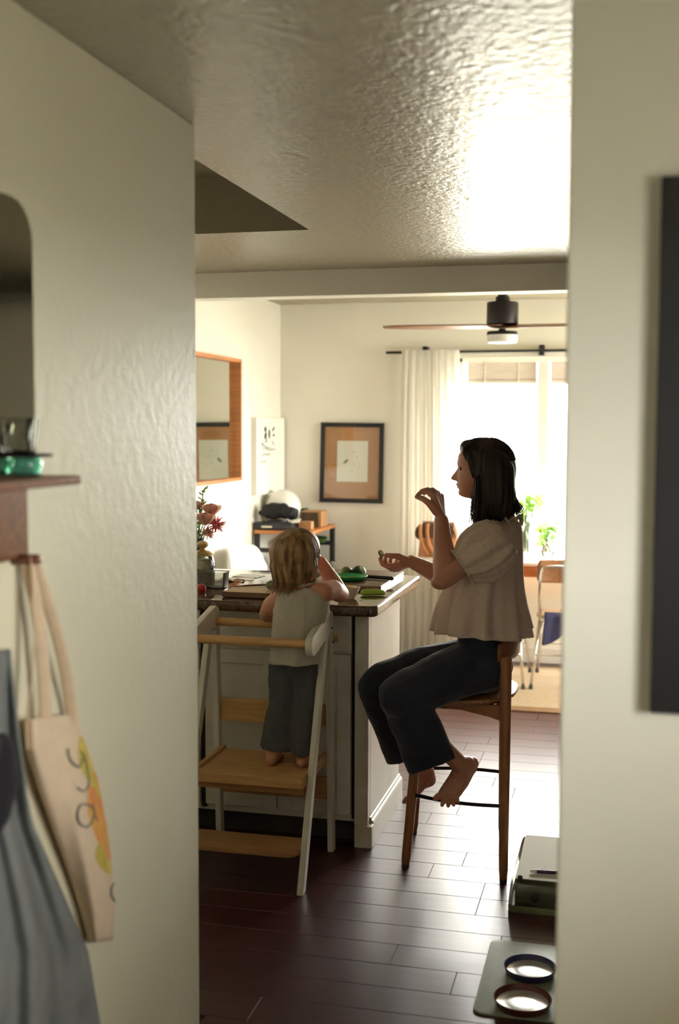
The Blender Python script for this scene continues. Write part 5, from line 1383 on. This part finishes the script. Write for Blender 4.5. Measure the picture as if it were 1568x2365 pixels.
# tote bag hanging from the peg
rowsL = [(55, 1662), (60, 1730), (90, 1825), (126, 1925), (160, 2020), (188, 2110), (206, 2176)]
rowsR = [(168, 1648), (200, 1715), (228, 1800), (247, 1900), (260, 2000), (267, 2080), (262, 2172)]
def tote(u, v, d):
    i = min(int(v*6), 5); f_ = v*6-i
    a = [rowsL[i][k]*(1-f_)+rowsL[i+1][k]*f_ for k in (0, 1)]; b = [rowsR[i][k]*(1-f_)+rowsR[i+1][k]*f_ for k in (0, 1)]
    p = hw_(a[0]*(1-u)+b[0]*u, a[1]*(1-u)+b[1]*u, 0.012+d)
    return p
def tfront(u, v, e=0.0): 
    return tote(u, v, 0.006+0.050*math.sin(PI*min(1, max(0, u)))**0.7*(0.55+0.45*math.sin(PI*min(1, v*0.9+0.1)))+0.006*math.sin(9*u+5*v)+e)
tg = thing('tote_bag', 'cream canvas tote with painted letters hanging on the hallway wall', 'tote bag', hw_(150, 2176))
fr_ = [[tfront(u/24, v/30) for u in range(25)] for v in range(31)]
bk_ = [[tote(u/24, v/30, 0.0) for u in range(25)] for v in range(31)]
tm = MB(); tm.loft([f_+b_[::-1] for f_, b_ in zip(fr_, bk_)])
obj('body', tm, 'canvas', tg, smooth=True)
hookp = V((HALLX+0.036, e0-0.035, pz0+0.010))
for a, b, off in (((0.06, 0.01), 0, 0.018), ((0.97, 0.01), 1, 0.028)):
    e_ = tfront(a[0], a[1], 0.0)
    path = smooth_path([e_+V((0, 0, -0.05)), e_, e_.lerp(hookp, 0.5)+V((0.012, 0, 0)), hookp+V((0.0, 0.004*b, -0.004))], 6)
    obj('strap', MB().tube(path, 0.010, 8, sq=(1.2, 0.22)), 'canvas', tg, smooth=True)
e1 = tfront(0.55, 0.0); 
obj('strap', MB().tube(smooth_path([e1+V((-0.01, 0, -0.03)), e1.lerp(hookp, 0.5), hookp+V((-0.01, 0, -0.002))], 6), 0.010, 8, sq=(1.2, 0.22)), 'canvas', tg, smooth=True)
def tstroke(pts, m, r=0.0032):
    # letter strokes drawn on the canvas, pixel points mapped to its face
    out = []
    for px, py in pts:
        best = None
        for iv in range(0, 61):
            v = iv/60; i = min(int(v*6), 5); f_ = v*6-i
            a = [rowsL[i][k]*(1-f_)+rowsL[i+1][k]*f_ for k in (0, 1)]; b = [rowsR[i][k]*(1-f_)+rowsR[i+1][k]*f_ for k in (0, 1)]
            u = (px-a[0])/(b[0]-a[0]); yy = a[1]*(1-u)+b[1]*u
            if best is None or abs(yy-py) < best[0]: best = (abs(yy-py), u, v)
        out.append(tfront(best[1], best[2], 0.0012))
    return MB().tube(smooth_path(out, 4), r, 6, sq=(1, 0.5))
MATS['pencil'] = mat('pencil', (0.16, 0.15, 0.12), 0.9)
lt = obj('painted_letter', tstroke([(156, 1728), (158, 1748), (168, 1765), (184, 1768), (190, 1752)], 'pencil'), 'pencil', tg, smooth=True)
obj('stroke', tstroke([(186, 1732), (194, 1755), (202, 1785), (203, 1810), (193, 1823), (178, 1818)], 'pencil'), 'pencil', lt, smooth=True)
lt = obj('painted_letter', tstroke([(214, 1860), (200, 1853), (184, 1862), (178, 1882), (184, 1902), (200, 1908), (212, 1896), (216, 1876), (213, 1860)], 'pencil'), 'pencil', tg, smooth=True)
obj('stroke', tstroke([(214, 1858), (217, 1878), (224, 1890)], 'pencil'), 'pencil', lt, smooth=True)
obj('painted_letter', tstroke([(262, 2040), (256, 2052), (256, 2068), (264, 2085)], 'pencil'), 'pencil', tg, smooth=True)
mat('paint_orange', (0.72, 0.20, 0.05), 0.9, col2=(0.70, 0.38, 0.06), vscale=22); mat('paint_yellow', (0.55, 0.42, 0.05), 0.9, var=0.2, vscale=25)
def tpatch(u0, u1, v0, v1, m):
    rows_ = []
    for i in range(13):
        v = v0+(v1-v0)*i/12; w_ = math.sin(PI*(0.08+0.84*i/12))
        rows_.append([tfront(max(u0, u1-(u1-u0)*w_)+(u1-max(u0, u1-(u1-u0)*w_))*k/6, v, 0.0008) for k in range(7)])
    return obj('paint_patch', MB().loft(rows_, cap=False, closed=False), m, tg, smooth=True)
tpatch(0.78, 0.97, 0.13, 0.40, 'paint_yellow'); tpatch(0.70, 0.985, 0.30, 0.64, 'paint_orange'); tpatch(0.66, 0.95, 0.55, 0.70, 'paint_yellow')

# grey cloth and a black hat hanging lower on the wall
rows_ = []
for i in range(30):
    t = i/29; py = 1500+(2420-1500)*t; xr_ = interp([(1500, 20), (1700, 40), (1900, 75), (2050, 140), (2200, 205), (2420, 240)], py)
    r_ = []
    for k in range(41):
        s = k/40; px = -190+(xr_+190)*s
        r_.append(hw_(px, py, 0.040+0.018*math.sin(s*17+t*2.5+1)*min(1, 0.3+t)+0.010*math.sin(s*31+t*7)))
    rows_.append(r_)
gcl = tag(obj('grey_garment', MB().loft(rows_, cap=False, closed=False), 'grey_cloth', smooth=True), 'grey fabric garment hanging behind the tote bag', 'garment')
z = gcl.modifiers.new('t', 'SOLIDIFY'); z.thickness = 0.004; z.offset = 1
bb_ = MB(); 
for px, py, r in ((0, 1760, 0.05), (5, 1810, 0.052), (-8, 1860, 0.045), (-40, 1740, 0.05), (-45, 1850, 0.05), (-20, 1895, 0.03)): bb_.ell(hw_(px, py, 0.075), (0.022, r*0.8, r))
tag(obj('black_pouch', remesh(bb_, 0.008, 3, 'black_pouch'), 'black_cloth', smooth=True), 'black soft pouch hanging at the left edge of the hallway wall', 'pouch')

# black framed picture on the partition
fx0 = at(1515, 1000, Y=PARTY0-0.02).x; fz1 = at(1515, 410, Y=PARTY0-0.02).z; fz0 = at(1515, 1645, Y=PARTY0-0.02).z
bp_ = thing('black_picture', 'large black framed picture on the pale right wall', 'picture', (fx0+0.3, PARTY0, fz0))
FWd = 0.06
for q in ((fx0, fx0+FWd, fz0, fz1), (fx0+0.64-FWd, fx0+0.64, fz0, fz1), (fx0+FWd, fx0+0.64-FWd, fz0, fz0+FWd), (fx0+FWd, fx0+0.64-FWd, fz1-FWd, fz1)):
    obj('frame_side', MB().box((q[0], PARTY0-0.028, q[2]), (q[1], PARTY0-0.001, q[3])), 'black_frame', bp_, bevel=0.003)
obj('print', MB().box((fx0+FWd-0.005, PARTY0-0.012, fz0+FWd-0.005), (fx0+0.64-FWd+0.005, PARTY0-0.002, fz1-FWd+0.005)), 'paper_warm', bp_)

# ================================================================== ON THE FLOOR
mtl = thing('feeding_mat', 'grey-green rubber mat under the two pet bowls', 'mat', (-0.15, 3.28, 0))
obj('pad', MB().prism(rounded_rect(-0.378, 3.045, 0.10, 3.508, 0.03, 0.0), (0, 0, 0.006)), 'mat_green', mtl, bevel=0.002, auto=0.9)
def petbowl(label, c_, r, m):
    t = thing('pet_bowl', label, 'bowl', c_, group='pet bowls on the mat')
    obj('outer', MB().lathe([(r*0.86, 0), (r*0.92, 0.002), (r, 0.020), (r*1.005, 0.023), (r*0.985, 0.024), (r*0.975, 0.020), (r*0.92, 0.008), (r*0.85, 0.006), (0.002, 0.0055)], c_, 44), m, t, auto=0.9)
    obj('liner', MB().lathe([(r*0.90, 0.0085), (r*0.86, 0.0072), (r*0.55, 0.0062), (r*0.5, 0.0075), (r*0.2, 0.0068), (0.002, 0.0062)], c_, 44, cap=False), 'bowl_grey', t, smooth=True)
bA = at(1224, 2248, Z=0.006); bB = at(1207, 2322, Z=0.006)
petbowl('shallow pet bowl with blue-black rim, farther on the mat', bA, 0.074, 'bowl_blue')
petbowl('shallow pet bowl with dark red inside, nearer on the mat', bB, 0.078, 'bowl_red')
# clear-lidded box on the floor
q0 = at(1172, 2106, Z=0)
sb = thing('storage_box', 'clear plastic lidded box with olive contents on the floor', 'box', (q0.x+0.18, q0.y+0.2, 0))
BX0, BX1, BY0, BY1, BH = q0.x, q0.x+0.36, q0.y, q0.y+0.46, 0.105
obj('base', MB().prism(rounded_rect(BX0, BY0, BX1, BY1, 0.02, 0), (0, 0, 0.022)), 'olive', sb, bevel=0.003, auto=0.9)
shell_ = MB().loft([rounded_rect(BX0+i, BY0+i, BX1-i, BY1-i, 0.025, z_) for z_, i in ((0.0225, 0.002), (0.030, 0.0), (BH-0.018, 0.006), (BH-0.004, 0.012), (BH, 0.020))])
obj('lid', shell_, 'thin_plastic', sb, auto=0.8)
obj('inner_block', MB().prism(rounded_rect(BX0+0.02, BY0+0.016, BX1-0.02, BY0+0.10, 0.012, 0.0225), (0, 0, 0.068)), 'olive', sb, bevel=0.004, auto=0.9)
obj('lid_glare', MB().box((BX0+0.022, BY0+0.022, BH), (BX1-0.022, BY1-0.022, BH+0.002)), 'paper', sb)  # white sheet added to stand in for window glare on the lid
for cx_, rr_ in ((0.085, 0.016), (0.16, 0.015)):
    obj('dial', MB().lathe([(rr_, 0), (rr_*0.9, 0.006), (rr_*0.5, 0.007)], (BX0+cx_, BY0+0.016, 0.05), 18, (0, -1, 0.0)), 'dark_metal', sb, auto=0.8)
mk = at(1240, 2013, Z=BH+0.009)
mkt = thing('marker_pen', 'dark purple marker lying on the clear box', 'pen', mk-V((0, 0, 0.006)))
mat('purple_ink', (0.06, 0.025, 0.09), 0.4)
obj('barrel', MB().tube([mk, mk+V((0.13, 0.01, 0))], 0.0065, 12), 'purple_ink', mkt, auto=0.8)
obj('cap', MB().tube([mk-V((0.022, 0.002, 0)), mk], [0.005, 0.007], 12), 'white_plastic', mkt, auto=0.8)
nb = at(1201, 2031, Z=BH+0.002)
tag(obj('pebble', MB().ell(nb+V((0, 0, 0.007)), (0.009, 0.008, 0.007), 14, 10), 'box_dark', smooth=True), 'small dark pebble near the corner of the clear box', 'pebble')

bpy.context.view_layer.update()
